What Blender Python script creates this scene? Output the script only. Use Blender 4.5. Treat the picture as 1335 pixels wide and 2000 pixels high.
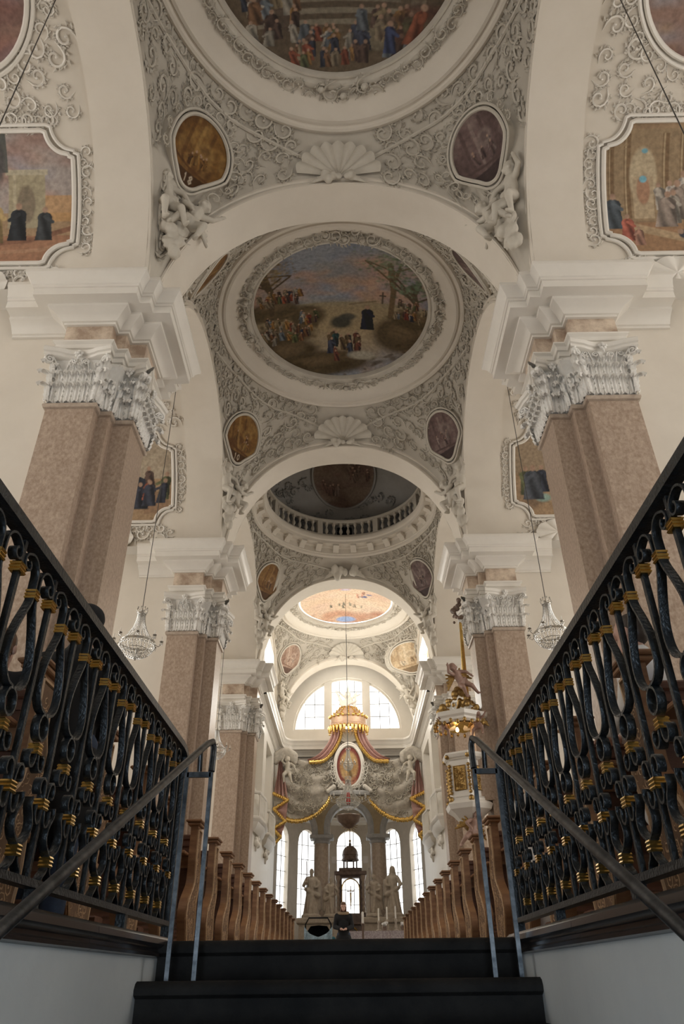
import bpy, bmesh, math, random
import numpy as np
from mathutils import Vector, Matrix
PI = math.pi
random.seed(7); RNG = np.random.RandomState(11)
for o in list(bpy.data.objects): bpy.data.objects.remove(o)
COL = bpy.context.scene.collection
SC = bpy.context.scene

# ------------------------------------------------------------------ camera
# floor of the nave is z = 0, the church runs along +Y, the eye is just under the floor on the stairs
F = 1416.0
EYE = Vector((0.05, 0.0, -0.14))
_y = np.array([19.0, -912.0, -F]); _y /= np.linalg.norm(_y)
_z = np.array([-25.0, 2200.0, -F]); _z -= _y*_z.dot(_y); _z /= np.linalg.norm(_z)
_x = np.cross(_y, _z)
camd = bpy.data.cameras.new('camera'); cam = bpy.data.objects.new('camera', camd); COL.objects.link(cam)
camd.sensor_fit = 'VERTICAL'; camd.sensor_height = 36.0; camd.lens = 36.0*F/2000.0
camd.clip_start = 0.02; camd.clip_end = 400
cam.matrix_world = Matrix.Translation(EYE) @ Matrix([list(_x), list(_y), list(_z)]).to_4x4()
SC.camera = cam

# ------------------------------------------------------------------ light
SC.view_settings.view_transform = 'Standard'; SC.view_settings.look = 'None'
SC.view_settings.gamma = 1.0; SC.view_settings.use_curve_mapping = False
SC.view_settings.exposure = -0.55
w = bpy.data.worlds.new('world'); SC.world = w; w.use_nodes = True
bg = w.node_tree.nodes['Background']; bg.inputs[0].default_value = (1.0, 0.98, 0.95, 1); bg.inputs[1].default_value = 4.0

def window_light(name, loc, look, sx, sy, power, col=(1.0, 0.935, 0.84)):
    l = bpy.data.lights.new(name, 'AREA'); l.shape = 'RECTANGLE'; l.size = sx; l.size_y = sy
    l.energy = power; l.color = col
    o = bpy.data.objects.new(name, l); COL.objects.link(o); o.location = loc
    d = Vector(look).normalized()
    o.rotation_euler = d.to_track_quat('-Z', 'Y').to_euler()
    return o
BAYS = [6.53, 18.13, 29.73, 41.33]          # bay centres
PIERS = [12.33, 23.93, 35.53]               # pier centres
KW = 1.0                                      # daylight strength
for i, by in enumerate(BAYS[:3]):
    for s in (-1, 1):
        window_light('daylight_side', (s*13.6, by, 7.5), (-s, 0, 0), 4.2, 9.0, 480*KW)
        window_light('daylight_lunette', (s*13.6, by, 15.5), (-s, 0, -0.1), 5.0, 3.0, 70*KW)
for s in (-1, 1):
    window_light('daylight_choir', (s*5.6, 41.33, 15.6), (-s, 0, -0.1), 5.6, 3.6, 1350*KW)
window_light('daylight_choir_end', (0, 50.4, 15.8), (0, -1, -0.1), 7.4, 4.2, 900*KW)
window_light('daylight_apse', (0, 60.6, 6.4), (0, -1, 0), 9.0, 5.5, 110*KW)
window_light('daylight_west', (0, -5.2, 14.5), (0, 1, -0.15), 6.0, 5.0, 160*KW)
window_light('daylight_door', (0, -4.6, -0.4), (0, 1, 0.0), 1.3, 2.2, 340*KW, (0.68, 0.84, 1.0))
# ------------------------------------------------------------------ helpers
class MB:
    def __init__(s): s.v = []; s.f = []
    def add(s, vs, fs):
        n = len(s.v); s.v.extend([tuple(map(float, p)) for p in vs]); s.f.extend([tuple(i+n for i in f) for f in fs]); return s
    def box(s, x0, x1, y0, y1, z0, z1):
        vs = [(x, y, z) for z in (z0, z1) for y in (y0, y1) for x in (x0, x1)]
        return s.add(vs, [(0,2,3,1),(4,5,7,6),(0,1,5,4),(2,6,7,3),(0,4,6,2),(1,3,7,5)])
    def bbox(s, x0, x1, y0, y1, z0, z1, b=0.01):
        # box with chamfered vertical and top edges
        pr = [(b, z0), (0, z0+b), (0, z1-b), (b, z1)]
        rings = []
        for o, z in pr:
            rings.append([(x0+o, y0+o, z), (x1-o, y0+o, z), (x1-o, y1-o, z), (x0+o, y1-o, z)])
        vs = [p for r in rings for p in r]; fs = [(3,2,1,0), (12,13,14,15)]
        for k in range(3):
            for j in range(4): fs.append((4*k+j, 4*k+(j+1) % 4, 4*k+4+(j+1) % 4, 4*k+4+j))
        return s.add(vs, fs)
    def grid(s, P, cu=False, cv=False):
        P = np.asarray(P, float); m, n = P.shape[:2]; fs = []
        for i in range(m if cu else m-1):
            for j in range(n if cv else n-1):
                a = i*n+j; b = i*n+(j+1) % n; c = ((i+1) % m)*n+(j+1) % n; d = ((i+1) % m)*n+j
                fs.append((a, b, c, d))
        return s.add(P.reshape(-1, 3).tolist(), fs)
    def lathe(s, prof, n=24, c=(0, 0, 0), a0=0, a1=2*PI, sx=1, sy=1, rot=0.0, wob=None):
        full = abs(a1-a0-2*PI) < 1e-6; m = n if full else n+1
        P = [[(c[0]+sx*r*math.cos(a0+rot+(a1-a0)*k/n), c[1]+sy*r*math.sin(a0+rot+(a1-a0)*k/n), c[2]+z) for k in range(m)] for r, z in prof]
        return s.grid(P, False, full)
    def tube(s, path, rad, n=6, cap=True):
        path = [Vector(p) for p in path]; m = len(path)
        if not hasattr(rad, '__len__'): rad = [rad]*m
        up = None; rings = []
        for i in range(m):
            t = (path[min(i+1, m-1)]-path[max(i-1, 0)])
            t = t.normalized() if t.length > 1e-9 else Vector((0, 0, 1))
            if up is None: up = t.orthogonal().normalized()
            up = (up-t*up.dot(t)); up = up.normalized() if up.length > 1e-6 else t.orthogonal().normalized()
            sd = t.cross(up)
            rings.append([path[i]+(up*math.cos(2*PI*k/n)+sd*math.sin(2*PI*k/n))*rad[i] for k in range(n)])
        b = len(s.v); s.grid([[tuple(p) for p in r] for r in rings], False, True)
        if cap:
            s.f.append(tuple(b+k for k in range(n))[::-1]); s.f.append(tuple(b+(m-1)*n+k for k in range(n)))
        return s
    def ribbon(s, path, side, w, h):
        # flat bar: width w along side, thickness h across
        path = [Vector(p) for p in path]; side = Vector(side).normalized(); m = len(path); rings = []
        for i in range(m):
            t = (path[min(i+1, m-1)]-path[max(i-1, 0)]).normalized(); nn = t.cross(side).normalized()
            rings.append([tuple(path[i]+side*a*w/2+nn*b*h/2) for a, b in ((-1,-1),(1,-1),(1,1),(-1,1))])
        b = len(s.v); s.grid(rings, False, True)
        s.f.append((b+3, b+2, b+1, b)); s.f.append(tuple(b+(m-1)*4+k for k in range(4)))
        return s
    def ell(s, c, r, nu=8, nv=6, M=None):
        if not hasattr(r, '__len__'): r = (r, r, r)
        P = []
        for j in range(nv+1):
            th = PI*j/nv; row = []
            for i in range(nu):
                ph = 2*PI*i/nu; v = Vector((r[0]*math.sin(th)*math.cos(ph), r[1]*math.sin(th)*math.sin(ph), r[2]*math.cos(th)))
                if M is not None: v = M @ v
                row.append(tuple(v+Vector(c)))
            P.append(row)
        return s.grid(P, False, True)
    def cap(s, a, b, ra, rb, n=8):
        a = Vector(a); b = Vector(b); d = b-a; L = max(d.length, 1e-6); d = d/L
        pts = []; rd = []
        for k in range(5):
            t = PI/2*k/4; pts.append(a-d*ra*math.cos(t)); rd.append(max(ra*math.sin(t), 1e-4))
        for k in range(5):
            t = PI/2*k/4; pts.append(b+d*rb*math.sin(t)); rd.append(max(rb*math.cos(t), 1e-4))
        return s.tube(pts, rd, n)
    def prism(s, poly, fa, fb):
        # poly: 2-D outline; fa/fb map it to the two faces
        n = len(poly); A = [fa(*p) for p in poly]; B = [fb(*p) for p in poly]
        return s.add(A+B, [tuple(range(n))[::-1], tuple(range(n, 2*n))]+[(i, (i+1) % n, n+(i+1) % n, n+i) for i in range(n)])
    def sweep(s, plan, prof, sgn=1):
        # plan: open polyline in XY; prof: (offset, z); mitred
        pl = [Vector(p) for p in plan]; m = len(pl); N = []
        for i in range(m-1):
            d = (pl[i+1]-pl[i]).normalized(); N.append(Vector((d.y, -d.x))*sgn)
        rows = []
        for off, z in prof:
            r = []
            for i in range(m):
                a = N[max(i-1, 0)]; b = N[min(i, m-2)]; k = a+b; k = k/max(1e-6, 1+a.dot(b))
                r.append((pl[i].x+k.x*off, pl[i].y+k.y*off, z))
            rows.append(r)
        return s.grid(rows)
    def mesh(s, name, smooth=0.6):
        me = bpy.data.meshes.new(name); me.from_pydata(s.v, [], s.f); me.update()
        if smooth:
            me.shade_smooth(); me.set_sharp_from_angle(angle=smooth)
        return me
    def build(s, name, m, parent=None, smooth=0.6, off=None):
        if off is not None: s.v = [(p[0]-off[0], p[1]-off[1], p[2]-off[2]) for p in s.v]
        me = s.mesh(name, smooth); me.materials.append(m)
        return put(name, me, parent)

def put(name, me, parent=None, loc=None, rot=None, scale=None, matrix=None):
    o = bpy.data.objects.new(name, me); COL.objects.link(o)
    if parent is not None: o.parent = parent
    if loc is not None: o.location = loc
    if rot is not None: o.rotation_euler = rot
    if scale is not None: o.scale = scale if hasattr(scale, '__len__') else (scale,)*3
    if matrix is not None: o.matrix_basis = matrix
    return o
def tag(o, label=None, cat=None, group=None, kind=None):
    if label: o['label'] = label
    if cat: o['category'] = cat
    if group: o['group'] = group
    if kind: o['kind'] = kind
    return o
def empty(name, loc=(0, 0, 0), rz=0.0, label=None, cat=None, group=None, kind=None):
    o = bpy.data.objects.new(name, None); COL.objects.link(o); o.location = loc; o.rotation_euler = (0, 0, rz)
    o.empty_display_size = 0.1
    return tag(o, label, cat, group, kind)
def copy_tree(o, parent=None):
    c = o.copy(); COL.objects.link(c); c.parent = parent
    for ch in o.children: copy_tree(ch, c)
    return c
def bake(name, mb, voxel, m, smooth=3):
    # one continuous skin over overlapping limbs
    me = mb.mesh(name, 0); o = bpy.data.objects.new(name, me); COL.objects.link(o)
    r = o.modifiers.new('r', 'REMESH'); r.mode = 'VOXEL'; r.voxel_size = voxel
    k = o.modifiers.new('s', 'SMOOTH'); k.iterations = smooth; k.factor = 0.5
    dg = bpy.context.evaluated_depsgraph_get(); dg.update()
    out = bpy.data.meshes.new_from_object(o.evaluated_get(dg))
    bpy.data.objects.remove(o); out.name = name
    out.materials.clear(); out.materials.append(m); out.shade_smooth()
    return out
def inv(px, py, Y):
    # pixel of the photograph -> the point where its ray meets the plane y = Y
    c = np.array([px-667.5, 1000-py, -F]); d = np.array([_x, _y, _z]) @ c
    t = (Y-EYE.y)/d[1]; return (EYE.x+d[0]*t, Y, EYE.z+d[2]*t)

# ------------------------------------------------------------------ materials
def mat(name, col, rough=0.7, metal=0.0, col2=None, scale=4.0, detail=5.0, lo=0.35, hi=0.65, bump=0.0, bscale=40.0, stretch=(1,1,1), spec=0.5, vein=None, trans=0.0, coord='Object'):
    m = bpy.data.materials.new(name); m.use_nodes = True; nt = m.node_tree; p = nt.nodes['Principled BSDF']
    p.inputs['Roughness'].default_value = rough; p.inputs['Metallic'].default_value = metal
    p.inputs['Specular IOR Level'].default_value = spec
    p.inputs['Base Color'].default_value = (*col, 1)
    if trans: p.inputs['Transmission Weight'].default_value = trans
    tc = nt.nodes.new('ShaderNodeTexCoord'); mp = nt.nodes.new('ShaderNodeMapping')
    mp.inputs['Scale'].default_value = stretch; nt.links.new(tc.outputs[coord], mp.inputs[0])
    if col2:
        n = nt.nodes.new('ShaderNodeTexNoise'); n.inputs['Scale'].default_value = scale; n.inputs['Detail'].default_value = detail
        n.inputs['Roughness'].default_value = 0.65
        r = nt.nodes.new('ShaderNodeValToRGB'); r.color_ramp.elements[0].position = lo; r.color_ramp.elements[1].position = hi
        r.color_ramp.elements[0].color = (*col, 1); r.color_ramp.elements[1].color = (*col2, 1)
        nt.links.new(mp.outputs[0], n.inputs['Vector']); nt.links.new(n.outputs['Fac'], r.inputs['Fac'])
        src = r.outputs['Color']
        if vein:
            v = nt.nodes.new('ShaderNodeTexNoise'); v.inputs['Scale'].default_value = scale*0.5; v.inputs['Detail'].default_value = 8; v.inputs['Distortion'].default_value = 1.5
            vr = nt.nodes.new('ShaderNodeValToRGB'); e = vr.color_ramp.elements
            e[0].position = 0.485; e[0].color = (0, 0, 0, 1); e[1].position = 0.515; e[1].color = (0, 0, 0, 1)
            k = e.new(0.5); k.color = (1, 1, 1, 1)
            mx = nt.nodes.new('ShaderNodeMix'); mx.data_type = 'RGBA'; mx.inputs[7].default_value = (*vein, 1)
            ml = nt.nodes.new('ShaderNodeMath'); ml.operation = 'MULTIPLY'; ml.inputs[1].default_value = 0.16
            nt.links.new(mp.outputs[0], v.inputs['Vector']); nt.links.new(v.outputs['Fac'], vr.inputs['Fac'])
            nt.links.new(vr.outputs['Color'], ml.inputs[0]); nt.links.new(ml.outputs[0], mx.inputs[0]); nt.links.new(src, mx.inputs[6]); src = mx.outputs[2]
        nt.links.new(src, p.inputs['Base Color'])
    if bump:
        b = nt.nodes.new('ShaderNodeTexNoise'); b.inputs['Scale'].default_value = bscale; b.inputs['Detail'].default_value = 4
        bn = nt.nodes.new('ShaderNodeBump'); bn.inputs['Strength'].default_value = bump; bn.inputs['Distance'].default_value = 0.02
        nt.links.new(mp.outputs[0], b.inputs['Vector']); nt.links.new(b.outputs['Fac'], bn.inputs['Height']); nt.links.new(bn.outputs[0], p.inputs['Normal'])
    return m
M = {}
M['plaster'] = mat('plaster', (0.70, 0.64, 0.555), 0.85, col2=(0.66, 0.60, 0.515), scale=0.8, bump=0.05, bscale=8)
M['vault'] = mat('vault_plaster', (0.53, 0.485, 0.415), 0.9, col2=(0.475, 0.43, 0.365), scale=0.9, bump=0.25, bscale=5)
M['stucco'] = mat('stucco', (0.575, 0.53, 0.455), 0.8, col2=(0.52, 0.475, 0.405), scale=3, bump=0.1, bscale=20)
M['white'] = mat('white_moulding', (0.77, 0.73, 0.665), 0.38, col2=(0.73, 0.69, 0.625), scale=1.5)
M['capital'] = mat('capital_stucco', (0.83, 0.81, 0.77), 0.75, col2=(0.74, 0.71, 0.66), scale=6)
M['marble'] = mat('pink_brown_marble', (0.29, 0.205, 0.148), 0.32, col2=(0.50, 0.39, 0.305), scale=17.0, detail=14, lo=0.33, hi=0.69, vein=(0.66, 0.56, 0.47), stretch=(1, 1, 0.7))
M['marble2'] = mat('grey_brown_marble', (0.36, 0.28, 0.22), 0.3, col2=(0.50, 0.41, 0.33), scale=6.0, detail=10, vein=(0.7, 0.62, 0.52))
M['frieze'] = mat('veined_frieze_marble', (0.36, 0.26, 0.19), 0.3, col2=(0.68, 0.56, 0.44), scale=2.2, detail=12, lo=0.38, hi=0.62, vein=(0.8, 0.7, 0.58))
M['iron'] = mat('black_iron', (0.012, 0.014, 0.016), 0.38, 0.6, col2=(0.03, 0.035, 0.038), scale=30, bump=0.25, bscale=90)
M['steel'] = mat('worn_dark_steel', (0.03, 0.034, 0.038), 0.35, 0.8, col2=(0.10, 0.105, 0.11), scale=25)
M['gold'] = mat('gilding', (0.90, 0.62, 0.21), 0.25, 1.0, col2=(0.70, 0.46, 0.13), scale=12)
M['oldgold'] = mat('old_gilding', (0.50, 0.33, 0.12), 0.4, 0.85, col2=(0.25, 0.15, 0.05), scale=9)
M['wood'] = mat('pew_wood', (0.20, 0.095, 0.045), 0.5, col2=(0.29, 0.15, 0.07), scale=3, stretch=(2, 2, 12))
M['darkwood'] = mat('dark_red_wood', (0.085, 0.033, 0.019), 0.5, col2=(0.13, 0.055, 0.03), scale=3, stretch=(1, 8, 8))
M['carved'] = mat('carved_oak', (0.50, 0.33, 0.19), 0.55, col2=(0.38, 0.235, 0.125), scale=6, stretch=(1, 1, 4))
M['carveback'] = mat('carving_ground', (0.13, 0.07, 0.036), 0.7, col2=(0.19, 0.105, 0.055), scale=8)
M['step'] = mat('dark_step_stone', (0.004, 0.0034, 0.003), 0.8, col2=(0.014, 0.012, 0.010), scale=5, detail=10, bump=0.3, bscale=30, spec=0.2)
M['coping'] = mat('dark_polished_coping', (0.020, 0.018, 0.019), 0.2, col2=(0.042, 0.037, 0.037), scale=6)
M['stairwall'] = mat('blue_lit_stair_plaster', (0.66, 0.69, 0.69), 0.9, col2=(0.60, 0.63, 0.64), scale=2.0, bump=0.05, bscale=30)  # plain white plaster, with the bluish daylight put into its colour
M['floor'] = mat('floor_stone', (0.22, 0.19, 0.16), 0.5, col2=(0.30, 0.26, 0.22), scale=2)
M['glass'] = None
g = bpy.data.materials.new('window_glass'); g.use_nodes = True; nt = g.node_tree; nt.nodes.clear()
_o = nt.nodes.new('ShaderNodeOutputMaterial'); _t = nt.nodes.new('ShaderNodeBsdfTransparent'); _t.inputs[0].default_value = (0.93, 0.96, 0.97, 1)
_g = nt.nodes.new('ShaderNodeBsdfGlossy'); _g.inputs['Roughness'].default_value = 0.1; _m = nt.nodes.new('ShaderNodeMixShader'); _m.inputs[0].default_value = 0.05
nt.links.new(_t.outputs[0], _m.inputs[1]); nt.links.new(_g.outputs[0], _m.inputs[2]); nt.links.new(_m.outputs[0], _o.inputs[0]); M['glass'] = g
M['lead'] = mat('window_lead', (0.30, 0.29, 0.28), 0.6)
M['crystal'] = mat('chandelier_crystal', (0.62, 0.61, 0.58), 0.08, 0.35, spec=1.0)
M['silver'] = mat('chandelier_metal', (0.42, 0.40, 0.36), 0.3, 0.9)
M['candle'] = mat('white_candle', (0.88, 0.86, 0.80), 0.5)
M['wire'] = mat('cable', (0.05, 0.045, 0.04), 0.6)
M['statue'] = mat('weathered_statue_stone', (0.50, 0.435, 0.36), 0.7, col2=(0.38, 0.32, 0.26), scale=5)
M['altar'] = mat('dark_altar_marble', (0.13, 0.085, 0.062), 0.35, col2=(0.22, 0.15, 0.115), scale=5)
M['pinkcloth'] = mat('rose_stucco_drapery', (0.50, 0.30, 0.265), 0.75, col2=(0.43, 0.25, 0.22), scale=4)
M['brocade'] = mat('grey_brocade_stucco', (0.56, 0.515, 0.45), 0.8, col2=(0.44, 0.40, 0.345), scale=5, detail=3, lo=0.4, hi=0.6)
M['apse'] = mat('shaded_apse_plaster', (0.54, 0.475, 0.395), 0.8, col2=(0.47, 0.41, 0.335), scale=2.5, detail=8)  # backlit shade of the apse walls is put into this darker tone
M['greystone'] = mat('blue_grey_stone', (0.36, 0.36, 0.36), 0.5, col2=(0.46, 0.455, 0.45), scale=4)
M['ochre'] = mat('ochre_plaster', (0.46, 0.37, 0.24), 0.8, col2=(0.38, 0.30, 0.19), scale=3)
M['skin'] = mat('skin', (0.55, 0.33, 0.25), 0.5)
M['flesh'] = mat('painted_cherub', (0.34, 0.215, 0.17), 0.5, col2=(0.27, 0.16, 0.12), scale=6)
M['black'] = mat('black_cloth', (0.008, 0.008, 0.009), 0.9)
M['navy'] = mat('navy_denim', (0.022, 0.035, 0.065), 0.9, col2=(0.035, 0.055, 0.10), scale=12)
M['shirt'] = mat('white_shirt_cloth', (0.74, 0.72, 0.70), 0.8, col2=(0.66, 0.63, 0.60), scale=4)
M['red_hair'] = mat('auburn_hair', (0.16, 0.072, 0.032), 0.5, col2=(0.10, 0.045, 0.02), scale=20, stretch=(4, 4, 1))
M['dark_hair'] = mat('dark_hair', (0.03, 0.02, 0.015), 0.5, col2=(0.05, 0.035, 0.025), scale=20)
M['grey_hair'] = mat('grey_hair', (0.30, 0.28, 0.25), 0.6)
M['fur'] = mat('tan_fur_trim', (0.30, 0.22, 0.14), 0.95, bump=0.8, bscale=60)
M['blanket'] = mat('pale_blue_blanket', (0.46, 0.60, 0.68), 0.9, col2=(0.30, 0.42, 0.50), scale=40, lo=0.45, hi=0.55)
M['teal'] = mat('teal_cloth', (0.03, 0.14, 0.17), 0.8)
M['linen'] = mat('altar_linen', (0.80, 0.78, 0.76), 0.9)
M['lace'] = mat('mauve_lace', (0.42, 0.36, 0.40), 0.9, col2=(0.62, 0.58, 0.60), scale=25, lo=0.45, hi=0.55)
M['red_glass'] = mat('red_lamp_glass', (0.35, 0.02, 0.02), 0.2)
def paintmat():
    m = bpy.data.materials.new('fresco_paint'); m.use_nodes = True; nt = m.node_tree; p = nt.nodes['Principled BSDF']
    a = nt.nodes.new('ShaderNodeAttribute'); a.attribute_name = 'paint'
    n = nt.nodes.new('ShaderNodeTexNoise'); n.inputs['Scale'].default_value = 9; n.inputs['Detail'].default_value = 8
    tc = nt.nodes.new('ShaderNodeTexCoord'); nt.links.new(tc.outputs['Object'], n.inputs['Vector'])
    r = nt.nodes.new('ShaderNodeMapRange'); r.inputs[1].default_value = 0.3; r.inputs[2].default_value = 0.7; r.inputs[3].default_value = 0.66; r.inputs[4].default_value = 1.05
    mx = nt.nodes.new('ShaderNodeMix'); mx.data_type = 'RGBA'; mx.blend_type = 'MULTIPLY'; mx.inputs[0].default_value = 1.0
    nt.links.new(n.outputs['Fac'], r.inputs[0]); nt.links.new(a.outputs['Color'], mx.inputs[6]); nt.links.new(r.outputs[0], mx.inputs[7])
    nt.links.new(mx.outputs[2], p.inputs['Base Color']); p.inputs['Roughness'].default_value = 0.85
    return m
M['paint'] = paintmat()
SIDE = {-1: 'left', 1: 'right'}
ORD = ['first', 'second', 'third', 'fourth', 'fifth', 'sixth', 'seventh', 'eighth', 'ninth', 'tenth', 'eleventh', 'twelfth', 'thirteenth', 'fourteenth', 'fifteenth', 'sixteenth', 'seventeenth', 'eighteenth', 'nineteenth', 'twentieth']
# ------------------------------------------------------------------ the setting
ZC = 13.06; AX = 4.45; AYL = 4.72; BY = 5.27; ARCH = 4.99
def zt(x): return ZC+ARCH*math.sqrt(max(0.0, 1-abs(x/AX)**2.2))
def zl(y): return ZC+ARCH*math.sqrt(max(0.0, 1-abs(y/AYL)**2.2))
def struct(o): o['kind'] = 'structure'; return o
def wall_holes(mb, axis, p0, p1, u0, u1, z0, z1, holes):
    us = sorted({u0, u1, *[h[0] for h in holes], *[h[1] for h in holes]}); zs = sorted({z0, z1, *[h[2] for h in holes], *[h[3] for h in holes]})
    for a, b in zip(us, us[1:]):
        for c, d in zip(zs, zs[1:]):
            m = ((a+b)/2, (c+d)/2)
            if any(h[0] < m[0] < h[1] and h[2] < m[1] < h[3] for h in holes): continue
            if axis == 'x': mb.box(p0, p1, a, b, c, d)
            else: mb.box(a, b, p0, p1, c, d)
    return mb
# floor around the stair pit
fl = MB(); fl.box(-13.4, -1.05, -4.6, 61, -0.3, 0); fl.box(1.05, 13.4, -4.6, 61, -0.3, 0); fl.box(-1.05, 1.05, 3.62, 61, -0.3, 0)
struct(fl.build('floor', M['floor'], smooth=0))
WIN = [h for by in BAYS[:3] for h in ((by-1.9, by+1.9, 3.0, 11.8), (by-2.3, by+2.3, 14.1, 17.0))]
for s in (-1, 1):
    mb = MB(); wall_holes(mb, 'x', s*13.0, s*13.4, -4.9, 36.4, -0.3, 27.5, WIN)
    struct(mb.build('wall_'+SIDE[s], M['plaster'], smooth=0))
mb = MB(); wall_holes(mb, 'y', -4.9, -4.5, -13.4, 13.4, -2.2, 27.5, [(-0.7, 0.7, -1.68, 0.75), (-3.0, 3.0, 12, 17)])
struct(mb.build('wall_back', M['plaster'], smooth=0))
mb = MB(); mb.box(-13.4, 13.4, -4.9, 61.5, 27.5, 27.8)  # unseen roof slab, added above the vaults to stop sky light leaking in
struct(mb.build('ceiling', M['plaster'], smooth=0))
mb = MB()
for s in (-1, 1): mb.box(min(s*5.0, s*13.4), max(s*5.0, s*13.4), 36.3, 36.6, 0, 27.5)
struct(mb.build('wall_transept', M['plaster'], smooth=0))
# choir side walls with tall recesses, upper window openings
for s in (-1, 1):
    mb = MB(); a, b = sorted((s*4.62, s*5.1))
    wall_holes(mb, 'x', a, b, 36.06, 48.9, -0.3, 27.5, [(38.9, 43.8, 14.1, 17.2), (37.3, 40.6, 7.9, 11.4), (42.0, 45.3, 7.9, 11.4)])
    mb.box(min(s*5.02, s*5.1), max(s*5.02, s*5.1), 37.2, 45.4, 7.8, 11.5)
    struct(mb.build('wall_choir_'+SIDE[s], M['white'], smooth=0))
# transverse walls behind the pillars with their cornice
PROF = [(0.0, 11.2), (0.05, 11.2), (0.05, 11.32), (0.09, 11.33), (0.09, 11.44), (0.15, 11.48), (0.15, 11.52), (0.0, 11.53)]
CORN = [(0.0, 12.08), (0.06, 12.08), (0.06, 12.14), (0.10, 12.15), (0.14, 12.20), (0.22, 12.28), (0.33, 12.33), (0.37, 12.35), (0.37, 12.42), (0.40, 12.43), (0.62, 12.43), (0.62, 12.62), (0.65, 12.63), (0.65, 12.68), (0.68, 12.70), (0.70, 12.78), (0.76, 12.88), (0.82, 12.94), (0.82, 13.02), (0.80, 13.06), (-0.6, 13.06)]
for k, yc in enumerate([0.73]+PIERS):
    for s in (-1, 1):
        mb = MB(); a, b = sorted((s*5.6, s*13.05)); mb.box(a, b, yc-0.75, yc+0.75, 0, 13.4)
        struct(mb.build('wall_pier', M['plaster'], smooth=0))
        for d in (-1, 1):
            mb = MB(); pl = [(s*13, yc+d*0.75), (s*6.0, yc+d*0.75)]
            sg = -1 if (s*d) > 0 else 1
            mb.sweep(pl, CORN, sg); mb.sweep(pl, [(0, 11.5), (0.05, 11.5), (0.05, 11.62), (0.09, 11.64), (0.09, 11.74), (0, 11.76)], sg)
            struct(mb.build('trim_wall_cornice', M['white']))
# transverse arches of the nave
def archline(fz, half, n=64, base=ZC):
    pts = []
    for k in range(n+1):
        t = PI*k/n; x = -half*math.cos(t); pts.append((x, max(base, fz(x))))
    return pts
for k, yc in enumerate(PIERS+[47.13]):
    mb = MB(); A = archline(zt, AX); y0, y1 = yc-0.53, yc+0.53
    mb.grid([[(x, y, z) for x, z in A] for y in (y0, y1)])
    struct(mb.build('trim_transverse_arch', M['plaster'], smooth=0.5))
    for y, d in ((y0, -1), (y1, 1)):      # archivolt mouldings
        mb = MB(); rows = []
        for dy, dz in ((0, 0), (-0.05, 0.0), (-0.06, 0.05), (-0.02, 0.07), (-0.02, 0.20), (-0.07, 0.23), (-0.07, 0.30), (0.1, 0.34)):
            rows.append([(x*(1+dz/AX), y-d*dy, ZC+(z-ZC)*(1+dz/ARCH)) for x, z in A])
        mb.grid(rows); struct(mb.build('trim_archivolt', M['plaster'], smooth=0.5))
BARREL = {}
# side arches + transverse barrel vaults over the side bays
for i, by in enumerate(BAYS):
    for s in (-1, 1):
        A = [(by+y, z) for y, z in archline(zl, AYL)]
        x0, x1 = s*4.58, s*(5.84 if i < 3 else 4.9)
        mb = MB(); mb.grid([[(x, y, z) for y, z in A] for x in (x0, x1)])
        struct(mb.build('trim_side_arch', M['plaster'], smooth=0.5))
        mb = MB()
        for xe, d in ((x0, 1), (x1, -1)):
            rows = []
            for dx, dz in ((0.0, 0), (0.05, 0), (0.06, 0.05), (0.02, 0.07), (0.02, 0.14), (0.06, 0.16), (0.06, 0.22), (-0.06, 0.26)):
                rows.append([(xe-s*d*dx, by+(y-by)*(1+dz/AYL), ZC+(z-ZC)*(1+dz/ARCH)) for y, z in A])
            mb.grid(rows)
        struct(mb.build('trim_side_archivolt', M['plaster'], smooth=0.5))
        if i < 3:
            B = [(by+(y-by)*1.035, ZC+(z-ZC)*1.035) for y, z in A]
            mb = MB(); mb.grid([[(x, y, z) for y, z in B] for x in (s*5.8, s*13.1)])
            BARREL[(i, s)] = struct(mb.build('ceiling_side_barrel', M['plaster'], smooth=0.5))
# sail vaults
class Bay:
    def __init__(s, i, rx, ry, zr): s.i = i; s.y = BAYS[i]; s.rx = rx; s.ry = ry; s.zr = zr
    def bound(s, ph):
        c, n = math.cos(ph), math.sin(ph); r = min(4.58/max(1e-9, abs(c)), BY/max(1e-9, abs(n)))
        x, y = r*c, r*n
        z = zl(y) if abs(x) > 4.579 else zt(x)
        return x, y, z
    def p(s, ph, t):
        # the groin is eased out above the springing
        dl = 0.10*max(0.0, 1-t)**0.6
        if dl < 0.004: return s.p0(ph, t)
        q = Vector((0, 0, 0))
        for k, w in ((-2, .12), (-1, .23), (0, .30), (1, .23), (2, .12)): q += s.p0(ph+k*dl, t)*w
        return q
    def p0(s, ph, t):
        x1, y1, z1 = s.bound(ph); c, n = math.cos(ph), math.sin(ph); r = 1/math.sqrt((c/s.rx)**2+(n/s.ry)**2)
        x0, y0 = r*c, r*n; tt = min(max(t, 0), 1)
        f = 0.55*t+0.45*(1-math.sqrt(1-tt*tt))
        return Vector((x0+(x1-x0)*t, s.y+y0+(y1-y0)*t, s.zr+(z1-s.zr)*f))
    def frame(s, ph, t):
        e = 1e-3; p = s.p(ph, t); a = (s.p(ph+e, t)-s.p(ph-e, t)); b = (s.p(ph, t+e)-s.p(ph, t-e))
        a.normalize(); n = a.cross(b).normalized()
        if n.dot(Vector((0, s.y, 8))-p) < 0: n = -n
        b = n.cross(a).normalized()
        if b.z > 0: b = -b; 
        return p, a, -b, n        # a: along the ring, -b: upwards, n: into the room
VAULT = []
VB = [Bay(0, 4.35, 4.62, 19.56), Bay(1, 4.4, 4.4, 19.56), Bay(2, 4.54, 4.62, 19.05), Bay(3, 4.15, 4.3, 19.2)]
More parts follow.
